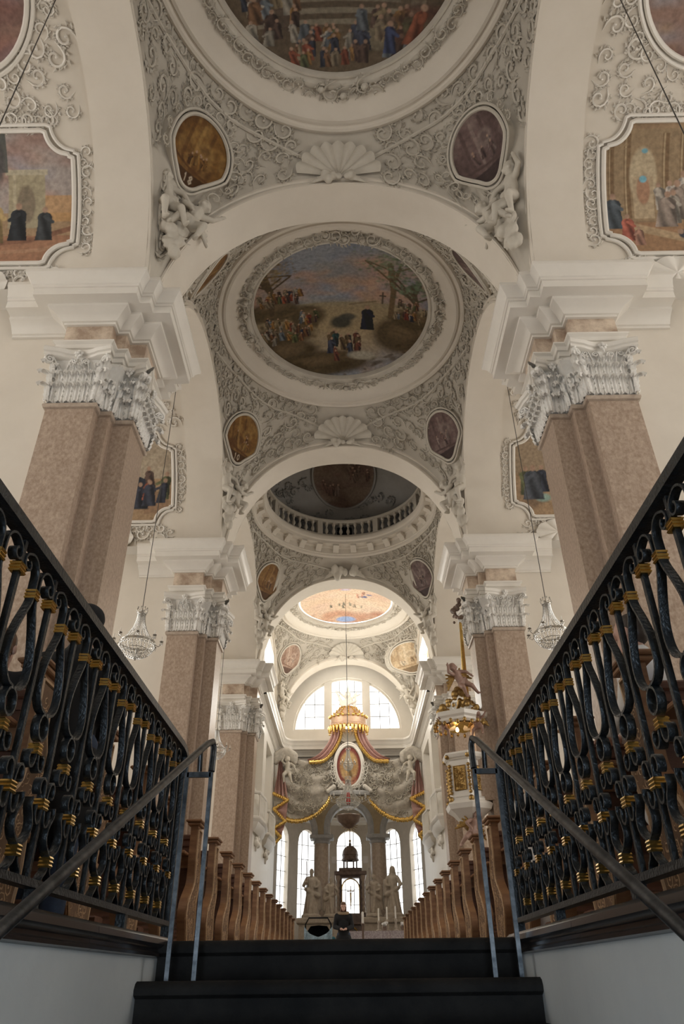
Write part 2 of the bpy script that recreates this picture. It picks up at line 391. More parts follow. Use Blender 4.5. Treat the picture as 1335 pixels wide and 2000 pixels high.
for b in VB:
    phs = set(2*PI*k/240 for k in range(240))
    ck = math.atan2(BY, 4.58)
    for c in (ck, PI-ck, PI+ck, 2*PI-ck):
        for d in (-0.06, -0.03, -0.015, -0.007, 0, 0.007, 0.015, 0.03, 0.06): phs.add(c+d)
    phs = sorted(phs)
    ts = [k/26 for k in range(24)]+[0.93, 0.96, 0.98, 0.99, 1.0]
    mb = MB(); mb.grid([[tuple(b.p(ph, t)) for ph in phs] for t in ts], False, True)
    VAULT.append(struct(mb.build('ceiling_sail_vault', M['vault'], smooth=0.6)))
# stairs and the pit they rise from
stairs = empty('stairs', (0, 3.5, 0), kind='structure'); stairs['label'] = 'dark worn stone stairs rising between white walls'
for k in range(0, 12):
    y, z = 3.5-0.29*k, -0.14*k
    prof = [(y+0.33, z), (y+0.0, z), (y-0.022, z-0.008), (y-0.034, z-0.026), (y-0.03, z-0.044), (y-0.012, z-0.052), (y, z-0.056), (y+0.004, z-0.2), (y+0.33, z-0.2)]
    mb = MB(); mb.prism(prof, lambda a, b: (-0.75, a, b), lambda a, b: (0.75, a, b))
    mb.build('step', M['step'], stairs, smooth=0.9, off=(0, 3.5, 0))
mb = MB(); mb.box(-0.95, 0.95, -4.6, 0.42, -1.8, -1.68); struct(mb.build('floor_landing', M['step'], smooth=0))
for s in (-1, 1):
    mb = MB(); a, b = sorted((s*0.75, s*1.05)); mb.box(a, b, -4.6, 3.66, -2.0, -0.04)
    struct(mb.build('wall_stair_'+SIDE[s], M['stairwall'], smooth=0))
    root = empty('coping', (s*0.75, 0, 0), kind='structure'); root['label'] = 'dark rounded stone coping on the stair wall'
    # coping stones with fine joints
    pr = [(0.32, 0.02), (0.02, 0.02), (-0.012, 0.016), (-0.028, 0.004), (-0.03, -0.014), (-0.018, -0.026), (-0.006, -0.030), (-0.006, -0.040), (-0.016, -0.046), (-0.016, -0.056), (0.0, -0.062), (0.32, -0.062)]
    ys = [-4.4, -3.0, -1.6, -0.2, 1.2, 2.55, 3.66]
    for a, b in zip(ys, ys[1:]):
        mb = MB(); mb.prism(pr, lambda u, v, a=a: (s*u, a+0.002, v), lambda u, v, b=b: (s*u, b-0.002, v))
        mb.build('coping_stone', M['coping'], root, smooth=0.8)
# ------------------------------------------------------------------ choir end: thermal window, arcade, apse
def clip(poly, n, d):
    out = []
    for i in range(len(poly)):
        p, q = poly[i], poly[(i+1) % len(poly)]; a = n[0]*p[0]+n[1]*p[1]-d; b = n[0]*q[0]+n[1]*q[1]-d
        if a <= 0: out.append(p)
        if a*b < 0: t = a/(a-b); out.append((p[0]+(q[0]-p[0])*t, p[1]+(q[1]-p[1])*t))
    return out
ZW, RW, YW = 13.85, 3.62, 48.6
N = 48; arc = [(RW*math.cos(PI*k/N), ZW+RW*math.sin(PI*k/N)) for k in range(N+1)]
mb = MB()
out = []
for x, z in arc:
    sc = min(5.1/max(1e-6, abs(x)), (20.5-ZW)/max(1e-6, z-ZW)); out.append((x*sc, ZW+(z-ZW)*sc))
mb.grid([[(x, y, z) for x, z in L] for L, y in ((out, YW), (arc, YW), (arc, YW+0.5))])
mb.box(-5.1, 5.1, YW, YW+0.5, 11.0, ZW)
struct(mb.build('wall_choir_end', M['white'], smooth=0.4))
wroot = empty('window_1', (0, YW+0.3, ZW), kind='structure'); wroot['label'] = 'bright half-round choir window with two white piers'
mb = MB()
for sx in (-1.3, 1.3): mb.box(sx-0.27, sx+0.27, YW+0.08, YW+0.45, ZW, ZW+math.sqrt(RW**2-(abs(sx)-0.27)**2)-0.02)
mb.build('window_pier', M['white'], wroot, 0, off=(0, YW+0.3, ZW))
mb = MB(); A2 = [(p[0]*0.965, ZW+(p[1]-ZW)*0.965) for p in arc]
mb.grid([[(x, y, z) for x, z in L] for L, y in ((arc, YW+0.2), (A2, YW+0.2), (A2, YW+0.4))]); mb.box(-RW, RW, YW+0.15, YW+0.4, ZW, ZW+0.12)
mb.build('window_frame', M['white'], wroot, 0.5, off=(0, YW+0.3, ZW))
half = [(p[0]*0.965, p[1]*0.965) for p in [(RW*math.cos(PI*k/N), RW*math.sin(PI*k/N)) for k in range(N+1)]]
lead = MB()
for lo, hi, nc in ((-3.5, -1.57, 3), (-1.03, 1.03, 4), (1.57, 3.5, 3)):
    for c in range(nc):
        a, b = lo+(hi-lo)*c/nc, lo+(hi-lo)*(c+1)/nc
        if c:
            h = math.sqrt(max(0.01, (RW*0.965)**2-a*a)); lead.box(a-0.02, a+0.02, -0.03, 0.01, 0.1, h)
        for r in range(4):
            c0, d0 = 0.1+r*0.86, 0.1+(r+1)*0.86
            P = clip(clip(clip(clip(half, (-1, 0), -a), (1, 0), b), (0, -1), -c0), (0, 1), d0)
            if len(P) < 3: continue
            lead.box(max(a, -3.4), min(b, 3.4), -0.03, 0.01, d0-0.02, d0+0.02) if len(P) >= 4 and d0 < max(p[1] for p in half) and a*a+d0*d0 < 12 and b*b+d0*d0 < 12.4 else None
            q = MB(); q.add([(x, 0, z) for x, z in P], [tuple(range(len(P)))]); q.build('pane', M['glass'], wroot, 0)
lead.build('glazing_bars', M['lead'], wroot, 0)
# cornice along the choir, sweeping round into the end wall
pl = [(-4.62, 36.1), (-4.62, 46.6)]
pl += [(-4.62+1.1*(1-math.cos(PI/2*k/6)), 46.9+1.5*math.sin(PI/2*k/6)) for k in range(7)]
pl += [(-x, y) for x, y in reversed(pl)]
mb = MB(); mb.sweep(pl, [(o*0.75, z) for o, z in CORN], 1)
struct(mb.build('trim_choir_cornice', M['white'], smooth=0.5))
# three-arched screen on columns in front of the apse
YA = 50.0; CX = 1.78
mb = MB(); xs = []
def screen_z(x):
    a = abs(x)
    if a < 1.20: return 8.05+math.sqrt(max(0, 1.2**2-a*a))*1.0
    if a < 2.35: return 7.55
    c = 3.75
    return 7.75+math.sqrt(max(0, 1.4**2-min(1.4, abs(a-c))**2))*0.95
xs = sorted(set([-5.1+10.2*k/160 for k in range(161)]+[-1.2001, -1.2, 1.2, 1.2001, -2.35, -2.3501, 2.35, 2.3501]))
low = [(x, screen_z(x)) for x in xs]
mb.grid([[(x, YA-0.3, 13.2) for x, z in low], [(x, YA-0.3, z) for x, z in low], [(x, YA+0.4, z) for x, z in low], [(x, YA+0.4, 13.2) for x, z in low]])
struct(mb.build('wall_arcade', M['ochre'], smooth=0.5))
for c, r0, z0, kx in ((0, 1.2, 8.05, 1.0), (-3.75, 1.4, 7.75, 0.95), (3.75, 1.4, 7.75, 0.95)):
    mb = MB(); arcp = [(c+r0*math.cos(PI*k/32), z0+r0*kx*math.sin(PI*k/32)) for k in range(33)]
    arcp = [(arcp[0][0], 7.55)]+arcp+[(arcp[-1][0], 7.55)]
    def sc(d): return [(c+(x-c)*(1+d/r0), z0+(z-z0)*(1+d/r0) if z > z0 else z) for x, z in arcp]
    mb.grid([[(x, y, z) for x, z in sc(d)] for d, y in ((-0.01, YA+0.42), (-0.01, YA-0.36), (0.12, YA-0.40), (0.2, YA-0.36), (0.36, YA-0.36), (0.40, YA-0.28))])
    struct(mb.build('trim_arcade_arch', M['greystone'], smooth=0.5))
# apse
AC, ARX, ARY, AH = 51.0, 5.25, 7.0, 9.9
WA = [(90, 9.8, 9.1), (54.7, 8.2, 9.0), (125.3, 8.2, 9.0), (29, 7.5, 9.0), (151, 7.5, 9.0)]
def ap(th, r=1.0): return (ARX*r*math.cos(th), AC+ARY*r*math.sin(th))
ths = sorted(set([PI*k/90 for k in range(91)]+[math.radians(c+e*h) for c, h, _ in WA for e in (-1.001, -1, -0.9, -0.75, -0.5, -0.25, 0, 0.25, 0.5, 0.75, 0.9, 1, 1.001)]))
SILL = 3.3
def wtop(th):
    d = math.degrees(th)
    for c, h, zt_ in WA:
        if abs(d-c) <= h+1e-6: return zt_-1.0+1.0*math.sqrt(max(0, 1-((d-c)/h)**2))
    return None
mb = MB()
for a, b in zip(ths, ths[1:]):
    m = wtop((a+b)/2); ta = wtop(a); tb = wtop(b)
    pa, pb, qa, qb = ap(a), ap(b), ap(a, 1.07), ap(b, 1.07)
    def quad(P0, P1, z0a, z0b, z1a, z1b): mb.add([(*P0, z0a), (*P1, z0b), (*P1, z1b), (*P0, z1a)], [(0, 1, 2, 3)])
    if m is None: quad(pa, pb, 0, 0, AH, AH)
    else:
        ta = ta if ta is not None else m; tb = tb if tb is not None else m
        quad(pa, pb, 0, 0, SILL, SILL); quad(pa, pb, ta, tb, AH, AH)
        mb.add([(*pa, ta), (*pb, tb), (*qb, tb), (*qa, ta)], [(0, 1, 2, 3)]); mb.add([(*pa, SILL), (*pb, SILL), (*qb, SILL), (*qa, SILL)], [(0, 1, 2, 3)])
for c, h, zt_ in WA:
    for e in (-1, 1):
        p, q = ap(math.radians(c+e*h)), ap(math.radians(c+e*h), 1.07); mb.add([(*p, SILL), (*q, SILL), (*q, zt_-1), (*p, zt_-1)], [(0, 1, 2, 3)])
mb.box(-5.25, -4.9, 48.9, 51.0, 0, AH); mb.box(4.9, 5.25, 48.9, 51.0, 0, AH)
struct(mb.build('wall_apse', M['apse'], smooth=0.5))
mb = MB(); th_ = [PI*k/48 for k in range(49)]
mb.grid([[(*ap(t, r), z) for t in th_] for r, z in ((1.0, AH-0.45), (0.985, AH-0.45), (0.98, AH-0.3), (0.95, AH-0.2), (0.95, AH-0.05), (0.93, AH), (1.02, AH+0.02))])
struct(mb.build('trim_apse_cornice', M['white'], smooth=0.5))
mb = MB(); mb.grid([[(*ap(t, math.cos(u)), AH+3.6*math.sin(u)) for t in th_] for u in [PI/2*k/12 for k in range(13)]])
struct(mb.build('ceiling_apse', M['vault'], smooth=0.6))
mb = MB(); mb.box(-5.0, 5.0, 49.0, 51.2, 13.2, 13.5); struct(mb.build('ceiling_arcade', M['plaster'], smooth=0))
mb = MB(); mb.box(-4.9, 4.9, 36.2, 58.2, 0, 0.9); mb.box(-4.6, 4.6, 49.0, 58, 0.9, 1.6); struct(mb.build('floor_choir', M['floor'], smooth=0))
for k, (c, h, zt_) in enumerate(WA):
    P0 = ap(math.radians(c), 1.05); w = empty('window_%d' % (k+2), (P0[0], P0[1], SILL), kind='structure')
    w['label'] = 'tall round-headed leaded apse window'
    lead = MB(); nc = 3; nr = 6
    top = lambda th: zt_-1.0+math.sqrt(max(0, 1-((math.degrees(th)-c)/h)**2))
    for i in range(nc):
        a, b = math.radians(c-h+2*h*i/nc), math.radians(c-h+2*h*(i+1)/nc)
        pa, pb = ap(a, 1.05), ap(b, 1.05)
        if i: lead.tube([(*pa, SILL), (*pa, top(a))], 0.035, 4)
        for r in range(nr):
            z0 = SILL+(zt_-1-SILL)*r/(nr-1) if r < nr else 0; z1 = SILL+(zt_-1-SILL)*(r+1)/(nr-1)
            if r < nr-1: P = [(*pa, z0), (*pb, z0), (*pb, z1), (*pa, z1)]
            else:
                fr = [a+(b-a)*q/6 for q in range(7)]; P = [(*pa, z0), (*pb, z0)]+[(pa[0]+(pb[0]-pa[0])*q/6, pa[1]+(pb[1]-pa[1])*q/6, max(z0+0.01, top(fr[q]))) for q in range(6, -1, -1)]
            q = MB(); q.add(P, [tuple(range(len(P)))]); q.build('pane', M['glass'], w, 0, off=(P0[0], P0[1], SILL))
            lead.tube([(*pa, z0), (*pb, z0)], 0.025, 4)
    lead.build('glazing_bars', M['lead'], w, 0, off=(P0[0], P0[1], SILL))
# choir upper side windows
for s in (-1, 1):
    w = empty('window_%d' % (8 if s < 0 else 9), (s*4.95, 41.35, 14.1), kind='structure'); w['label'] = 'bright upper choir window on the '+SIDE[s]
    for i in range(4):
        for r in range(3):
            q = MB(); y0 = -2.45+4.9*i/4; z0 = 3.1*r/3
            q.add([(0, y0+0.03, z0+0.03), (0, y0+1.2, z0+0.03), (0, y0+1.2, z0+1.0), (0, y0+0.03, z0+1.0)], [(0, 1, 2, 3)]); q.build('pane', M['glass'], w, 0)
    lead = MB()
    for i in range(5): lead.box(-0.03, 0.03, -2.47+4.9*i/4, -2.43+4.9*i/4, 0, 3.1)
    for r in range(4): lead.box(-0.03, 0.03, -2.45, 2.45, 3.1*r/3-0.02, 3.1*r/3+0.02)
    lead.build('glazing_bars', M['lead'], w, 0)
# ------------------------------------------------------------------ pillars
PLAN = [(6.05, -0.75), (6.05, -1.10), (5.03, -1.10), (5.03, -0.82), (4.80, -0.82), (4.80, -0.53), (4.42, -0.53), (4.42, 0.53), (4.80, 0.53), (4.80, 0.82), (5.03, 0.82), (5.03, 1.10), (6.05, 1.10), (6.05, 0.75)]
def leaf_mesh():
    # acanthus: lobed edges, channelled face, tip rolling out and over
    P = []; ns, nw = 17, 8
    for i in range(ns):
        t = i/(ns-1); lob = abs(math.sin(t*PI*4.0))
        if t < .68: z = .34*t/.68; o = .025+.05*t
        else:
            a = (t-.68)/.32*PI*1.15; z = .34+.055*math.sin(a); o = .059+.075*(1-math.cos(a))
        wd = (.085+.02*math.sin(PI*t))*(.72+.36*lob)*(1 if t < .6 else 1-.55*((t-.6)/.4)**1.5); row = []
        for j in range(nw+1):
            u = 2*j/nw-1; row.append((u*wd, -(o+.035*math.cos(u*PI*.5)+.018*math.cos(u*PI*3)+.02*lob*abs(u)), z-.02*abs(u)+.015*lob*abs(u)))
        P.append(row)
    m = MB().grid(P).mesh('acanthus_leaf', 0.7); m.materials.append(M['capital']); return m
LEAF = leaf_mesh()
def volute_mesh():
    mb = MB(); pts = []
    for k in range(9): t = k/8; pts.append((0.02-0.26*t**1.0*0+0.10*t*t, 0, 0.02+0.30*t))
    mb2 = []
    c = Vector((0.20, 0, 0.24)); 
    for k in range(26):
        a = PI*0.9-k/25*PI*3.6; r = 0.115*(1-k/25*0.8); mb2.append((c.x+r*math.cos(a), 0, c.z+r*math.sin(a)))
    stem = [(-0.10, 0, -0.12), (-0.04, 0, 0.02), (0.02, 0, 0.13), (0.065, 0, 0.22)]
    mb.ribbon(stem+mb2[2:], (0, 1, 0), 0.09, 0.028); mb.ell((c.x, 0, c.z), (0.03, 0.055, 0.03), 8, 5)
    m = mb.mesh('volute', 0.7); m.materials.append(M['capital']); return m
VOL = volute_mesh()
def scrollet_mesh():
    mb = MB(); pts = []
    for k in range(24):
        a = PI-k/23*PI*3.0; r = 0.075*(1-k/23*0.75); pts.append((0.13+r*math.cos(a), -0.06, 0.30+r*math.sin(a)))
    mb.ribbon([(0.0, -0.03, 0.0), (0.01, -0.05, 0.12), (0.035, -0.06, 0.22)]+pts, (0, 1, 0), 0.05, 0.02)
    m = mb.mesh('helix', 0.7); m.materials.append(M['capital']); return m
HEL = scrollet_mesh()
def flower_mesh():
    mb = MB()
    for k in range(5):
        a = 2*PI*k/5+0.3; mb.ell((0.06*math.cos(a), -0.03, 0.06*math.sin(a)), (0.045, 0.03, 0.045), 6, 4)
    mb.ell((0, -0.06, 0), 0.035, 6, 4); mb.ell((0, -0.02, -0.1), (0.03, 0.03, 0.06), 6, 4)
    m = mb.mesh('flower', 0.9); m.materials.append(M['capital']); return m
FLO = flower_mesh()
def make_pillar(s):
    root = empty('pillar', (s*5.2, 0, 0)); off = (s*5.2, 0, 0)
    plan = [(s*x, y) for x, y in PLAN]; sg = 1 if s < 0 else -1
    pass
    def sw(name, prof, m, sm=0.5): 
        return MB().sweep(plan, prof, sg).build(name, m, root, sm, off)
    sw('base', [(0.22, 0), (0.22, 0.9), (0.20, 0.95), (0.16, 1.0), (0.20, 1.08), (0.12, 1.2), (0.03, 1.26), (0, 1.3)], M['marble2'])
    sw('shaft', [(0.0, 1.3), (-0.005, 5.0), (-0.012, 9.72)], M['marble'], 0.3)
    sw('astragal', [(-0.012, 9.70), (0.035, 9.72), (0.05, 9.76), (0.05, 9.80), (0.02, 9.84), (0.0, 9.86)], M['marble2'])
    cap = sw('capital', [(0.0, 9.86), (0.0, 10.75), (0.06, 10.95), (0.10, 11.02)], M['capital'])
    sw('architrave', [(0.0, 11.0)]+PROF, M['white'])
    sw('frieze', [(0.0, 11.5), (0.0, 12.1)], M['frieze'], 0.3)
    plan2 = [(s*7.4, -0.75)]+plan+[(s*7.4, 0.75)]
    MB().sweep(plan2, CORN, sg).build('cornice', M['white'], root, 0.5, off)
    pl = [(6.05, -1.10), (5.03, -1.10), (5.03, -0.82), (4.80, -0.82), (4.80, -0.53), (4.42, -0.53), (4.42, 0.53)]
    abac = MB()
    pv = [Vector((s*x, y, 0)) for x, y in pl]
    cen = Vector((s*5.4, 0, 0))
    for i in range(len(pv)-1):
        a, b = pv[i], pv[i+1]; d = b-a; L = d.length; d = d/L; n = Vector((d.y, -d.x, 0))
        mid = (a+b)/2
        if i in (0, 2, 4): n = Vector((0, -1, 0))
        else: n = Vector((-s, 0, 0))
        ax = d; ang = math.atan2(-n.x, n.y)+PI     # local -Y looks along n
        R = Matrix.Rotation(math.atan2(n.x, -n.y), 4, 'Z')
        cnt = max(1, round(L/0.165))
        for row, z, o in ((0, 9.86, 0.0), (1, 10.16, 0.01), (2, 10.44, 0.0)):
            m = cnt if row != 1 else max(1, cnt-1)
            if row == 2 and L < .3: continue
            for k in range(m):
                u = (k+0.5)/cnt if row != 1 else (k+1)/cnt if cnt > 1 else 0.5
                if row == 2 and abs(u-.5) > .22 and k not in (0, m-1): continue
                p = a+d*L*u+n*o; sc = (1.0, 1.05, .85)[row]
                T = Matrix.Translation(p+Vector((0, 0, z))-Vector(off)) @ R @ Matrix.Diagonal((min(1.15, L/cnt/0.17), 1, sc, 1))
                put('acanthus_leaf', LEAF, root, matrix=T)
        if L > 0.3:
            for e, sx in ((0.0, -1), (1.0, 1)):
                # corner volutes turned outwards
                p = a+d*L*(0.06 if e == 0 else 0.94)+n*0.06
                out = (d*(1 if e else -1)+n*0.9).normalized()
                R2 = Matrix.Rotation(math.atan2(out.y, out.x), 4, 'Z')
                put('volute', VOL, root, matrix=Matrix.Translation(p+Vector((0, 0, 10.66))-Vector(off)) @ R2)
                R3 = Matrix.Rotation(math.atan2(out.x, -out.y), 4, 'Z')
                for zz, kk in ((9.86, 1.0), (10.18, 1.15), (10.48, 1.1)): put('acanthus_leaf', LEAF, root, matrix=Matrix.Translation(p+out*.02*kk-n*.03+Vector((0, 0, zz))-Vector(off)) @ R3 @ Matrix.Diagonal((1, 1.25*kk, 1, 1)))
            for e in (-1, 1):
                p = mid+n*0.02
                T = Matrix.Translation(p+Vector((0, 0, 10.60))-Vector(off)) @ R @ Matrix.Diagonal((-e*min(1, L/0.9), 1, 1, 1)) @ Matrix.Translation((0.03, 0, 0))
                put('helix', HEL, root, matrix=T)
                if L > 0.7:
                    T = Matrix.Translation(p+d*e*0.28+Vector((0, 0, 10.60))-Vector(off)) @ R @ Matrix.Diagonal((e, 1, 1, 1)) @ Matrix.Translation((-0.02, 0, 0))
                    put('helix', HEL, root, matrix=Matrix.Translation(p+n*0.0-d*e*0.24*1+Vector((0, 0, 10.62))-Vector(off)) @ R @ Matrix.Diagonal((e if s*0+1 else 1, 1, 1.05, 1)))
            put('flower', FLO, root, matrix=Matrix.Translation(mid+n*0.16+Vector((0, 0, 11.06))-Vector(off)) @ R)
            # concave abacus
            q = [a+d*L*u+n*(0.27-0.17*math.sin(PI*u)**0.8) for u in [k/10 for k in range(11)]]
            q[0] -= d*0.2; q[-1] += d*0.2
            rows = []
            for dz, dn in ((10.98, -0.04), (11.0, 0.0), (11.06, 0.01), (11.08, 0.05), (11.16, 0.07), (11.2, 0.05)): rows.append([tuple(p+n*dn+Vector((0, 0, dz))) for p in q])
            rows.append([tuple(a+d*L*u+Vector((0, 0, 11.2))) for u in [k/10 for k in range(11)]])
            rows.insert(0, [tuple(a+d*L*u+Vector((0, 0, 10.98))) for u in [k/10 for k in range(11)]])
            abac.grid(rows)
    abac.build('abacus', M['white'], root, 0.6, off)
    return root
for s in (-1, 1):
    pr = make_pillar(s)
    for k, yc in enumerate(PIERS):
        o = pr if k == 0 else copy_tree(pr)
        o.location = (s*5.2, yc, 0)
        lab = ['huge %s foreground marble pillar with white Corinthian capital', 'middle %s marble pillar ' + ('beside the gilded pulpit' if s > 0 else 'behind the hanging chandelier'), 'farthest %s marble pillar at the choir entrance'][k] % SIDE[s]
        tag(o, lab, 'pillar', 'marble pillars of the nave')
# ------------------------------------------------------------------ painting (generated colour fields, stored per vertex)
def vnoise(h, w, cells, seed, octv=4):
    r = np.random.RandomState(seed); out = np.zeros((h, w)); amp = 1.0; tot = 0
    for o in range(octv):
        c = cells*2**o; g = r.rand(c+2, c+2)
        y = np.linspace(0, c, h, endpoint=False); x = np.linspace(0, c, w, endpoint=False)
        yi = y.astype(int); xi = x.astype(int); fy = (y-yi)[:, None]; fx = (x-xi)[None]
        fy = fy*fy*(3-2*fy); fx = fx*fx*(3-2*fx)
        a = g[yi][:, xi]; b = g[yi][:, xi+1]; c_ = g[yi+1][:, xi]; d = g[yi+1][:, xi+1]
        out += amp*((a*(1-fx)+b*fx)*(1-fy)+(c_*(1-fx)+d*fx)*fy); tot += amp; amp *= 0.55
    return out/tot
class Canvas:
    def __init__(s, w, h, col):
        s.w, s.h = w, h; s.a = np.tile(np.array(col, float), (h, w, 1)); s.X, s.Y = np.meshgrid((np.arange(w)+.5)/w, (np.arange(h)+.5)/h)
        s.asp = w/h
    def mix(s, mask, col):
        m = np.clip(mask, 0, 1)[..., None]; s.a = s.a*(1-m)+np.array(col, float)*m
    def noise(s, cells, seed, lo, hi, col, k=1.0, octv=4):
        n = vnoise(s.h, s.w, cells, seed, octv); s.mix(k*np.clip((n-lo)/(hi-lo), 0, 1), col)
    def rect(s, x0, x1, y0, y1, col, k=1.0): s.mix(k*((s.X > x0) & (s.X < x1) & (s.Y > y0) & (s.Y < y1)), col)
    def ell(s, cx, cy, rx, ry, col, k=1.0, soft=0.15, rot=0.0):
        dx, dy = s.X-cx, s.Y-cy; c, n = math.cos(rot), math.sin(rot); u = (dx*c+dy*n)/rx; v = (-dx*n+dy*c)/ry
        s.mix(k*np.clip((1-np.sqrt(u*u+v*v))/soft, 0, 1), col)
    def line(s, pts, wd, col, k=1.0):
        for (x0, y0), (x1, y1) in zip(pts, pts[1:]):
            dx, dy = x1-x0, y1-y0; L = dx*dx+dy*dy+1e-12; t = np.clip(((s.X-x0)*dx+(s.Y-y0)*dy)/L, 0, 1)
            d = np.hypot(s.X-x0-t*dx, s.Y-y0-t*dy); s.mix(k*np.clip((wd-d)/(0.3*wd)+0.5, 0, 1), col)
    def figure(s, x, y, h, col, skin=(0.42, 0.27, 0.19), lean=0.0, wd=0.30):
        # robed figure standing at (x, y)
        t = (s.Y-y)/h; cx = x+lean*h*t; half = h*wd*(0.62-0.30*t)*0.9
        half = h*wd*np.interp(t, [0, .12, .5, .70, .78, .84], [.56, .52, .42, .46, .36, .06]); u = (s.X-cx)/np.maximum(half, 1e-4); m = (t > 0) & (t < 0.84) & (np.abs(u) < 1)
        fold = 0.75+0.35*np.cos(u*4.0+t*5+x*40)-0.25*u
        s.a = np.where(m[..., None], np.array(col)*np.clip(fold, 0.35, 1.35)[..., None], s.a)
        s.ell(x+lean*h*0.9, y+h*0.9, h*0.085, h*0.10, skin, 1, 0.3)
        s.line([(x+lean*h*0.7, y+h*0.7), (x+h*0.2*(1 if (x*97) % 1 > .5 else -1), y+h*0.55)], h*0.05, tuple(c*1.1 for c in col))
    def crowd(s, n, x0, x1, y0, y1, h, seed, pal):
        r = np.random.RandomState(seed); P = sorted([(r.uniform(y0, y1), r.uniform(x0, x1)) for _ in range(n)], reverse=True)
        for y, x in P:
            c = np.array(pal[r.randint(len(pal))])*r.uniform(0.7, 1.2); s.figure(x, y, h*r.uniform(0.75, 1.15), tuple(c), lean=r.uniform(-.2, .2), wd=r.uniform(.3, .5))
    def cloud(s, n, seed, cols, x0=0, x1=1, y0=0, y1=1, r0=.04, r1=.12, k=0.6):
        r = np.random.RandomState(seed)
        for _ in range(n):
            rad = r.uniform(r0, r1); s.ell(r.uniform(x0, x1), r.uniform(y0, y1), rad*1.6, rad*0.7, cols[r.randint(len(cols))], k, 0.9, r.uniform(-.4, .4))
    def sample(s, u, v):
        y = np.clip(np.asarray(v)*s.h-.5, 0, s.h-1.001); x = np.clip(np.asarray(u)*s.w-.5, 0, s.w-1.001); i = y.astype(int); j = x.astype(int); fy = (y-i)[:, None]; fx = (x-j)[:, None]
        return (s.a[i, j]*(1-fx)+s.a[i, j+1]*fx)*(1-fy)+(s.a[i+1, j]*(1-fx)+s.a[i+1, j+1]*fx)*fy
def tree(c, x, y, h, seed, leaf, trunk, nl=220):
    r = np.random.RandomState(seed); c.line([(x, y), (x+.01, y+h*.5), (x-.02, y+h)], 0.016, trunk)
    for k in range(9): c.line([(x, y+h*r.uniform(.4, .95)), (x+r.uniform(-.16, .16), y+h*r.uniform(.8, 1.25))], 0.006, trunk)
    for k in range(nl): c.ell(x+r.normal(0, .085), y+h*(1.0+r.normal(0, .17)), r.uniform(.006, .022), r.uniform(.005, .014), tuple(np.array(leaf)*r.uniform(.45, 1.3)), .6, .7)
PAL = [(.26, .085, .05), (.055, .06, .085), (.30, .23, .14), (.38, .34, .28), (.14, .15, .075), (.20, .11, .06), (.32, .18, .07), (.11, .07, .055), (.17, .19, .21), (.24, .19, .13)]
NC = 300
c0 = Canvas(NC, NC, (.15, .11, .07)); c0.noise(4, 1, .35, .7, (.09, .065, .045)); c0.noise(9, 2, .5, .7, (.21, .165, .11), .5)
c0.rect(.30, .46, .45, .95, (.10, .075, .055)); c0.rect(.55, .62, .40, .95, (.30, .25, .18)); c0.rect(.14, .2, .3, .9, (.28, .23, .16)); c0.rect(.80, .86, .3, .9, (.26, .21, .15))
for k in range(5): c0.rect(.18+.03*k, .82-.03*k, .235+.055*k, .262+.055*k, (.27, .23, .17)); c0.rect(.18+.03*k, .82-.03*k, .262+.055*k, .290+.055*k, (.12, .09, .06))
c0.ell(.30, .30, .055, .10, (.10, .07, .05), .9, .2); c0.ell(.66, .19, .07, .10, (.10, .08, .05), .9, .2); c0.ell(.67, .18, .05, .075, (.23, .19, .13), .9, .2)
c0.crowd(34, .18, .82, .46, .60, .15, 3, PAL); c0.crowd(16, .14, .34, .15, .33, .12, 4, PAL); c0.crowd(30, .30, .62, .03, .16, .10, 5, PAL); c0.crowd(14, .60, .80, .06, .24, .12, 6, PAL)
c0.cloud(14, 8, [(.10, .05, .035), (.16, .07, .05), (.07, .04, .03)], .74, .95, .15, .5, .03, .08, .85); c0.figure(.72, .10, .16, (.06, .075, .15)); c0.figure(.80, .15, .2, (.26, .09, .05), lean=.3)
c1 = Canvas(NC, NC, (.30, .31, .34)); c1.noise(3, 11, .40, .68, (.46, .30, .23)); c1.noise(6, 12, .5, .72, (.24, .26, .31), .8)
c1.cloud(46, 13, [(.50, .30, .21), (.45, .27, .20), (.52, .37, .27)], .15, .9, .55, .76, .03, .09, .5); c1.rect(0, 1, .40, .52, (.30, .27, .17), .75)
c1.noise(7, 14, .45, .6, (.33, .27, .18), .3); c1.ell(.5, .40, .8, .16, (.36, .28, .17), .95, .5); c1.ell(.5, .25, .55, .2, (.42, .32, .19), .8, .7)
for x, y, rx, ry in ((.10, .50, .20, .09), (.30, .43, .13, .09), (.16, .32, .22, .09), (.15, .18, .26, .13), (.84, .30, .18, .15), (.93, .42, .14, .08), (.46, .10, .26, .09), (.32, .08, .3, .1)):
    c1.ell(x, y, rx, ry, (.10, .075, .045), .95, .35); c1.ell(x+.02, y+.03, rx*.6, ry*.5, (.22, .16, .095), .7, .8)
rr = np.random.RandomState(99)
for k in range(150):
    x, y = rr.uniform(0, 1), rr.uniform(0, .5)
    if .36 < x < .80 and .16 < y: continue
    d = rr.uniform(.5, 1.3); c1.ell(x, y, rr.uniform(.01, .06), rr.uniform(.006, .025), tuple(np.array((.13, .095, .055))*d), .7, .6, rr.uniform(-.5, .5))
tree(c1, .10, .48, .32, 1, (.28, .20, .10), (.11, .08, .05)); tree(c1, .79, .44, .38, 2, (.20, .24, .15), (.17, .12, .07)); tree(c1, .92, .42, .25, 5, (.17, .22, .14), (.12, .09, .06))
c1.crowd(24, .04, .28, .52, .60, .065, 21, PAL); c1.crowd(34, .04, .36, .25, .42, .07, 22, PAL); c1.crowd(20, .82, .98, .40, .52, .06, 23, PAL); c1.crowd(14, .38, .62, .08, .22, .10, 24, [(.16, .07, .05), (.07, .075, .10), (.14, .10, .06), (.06, .11, .11)])
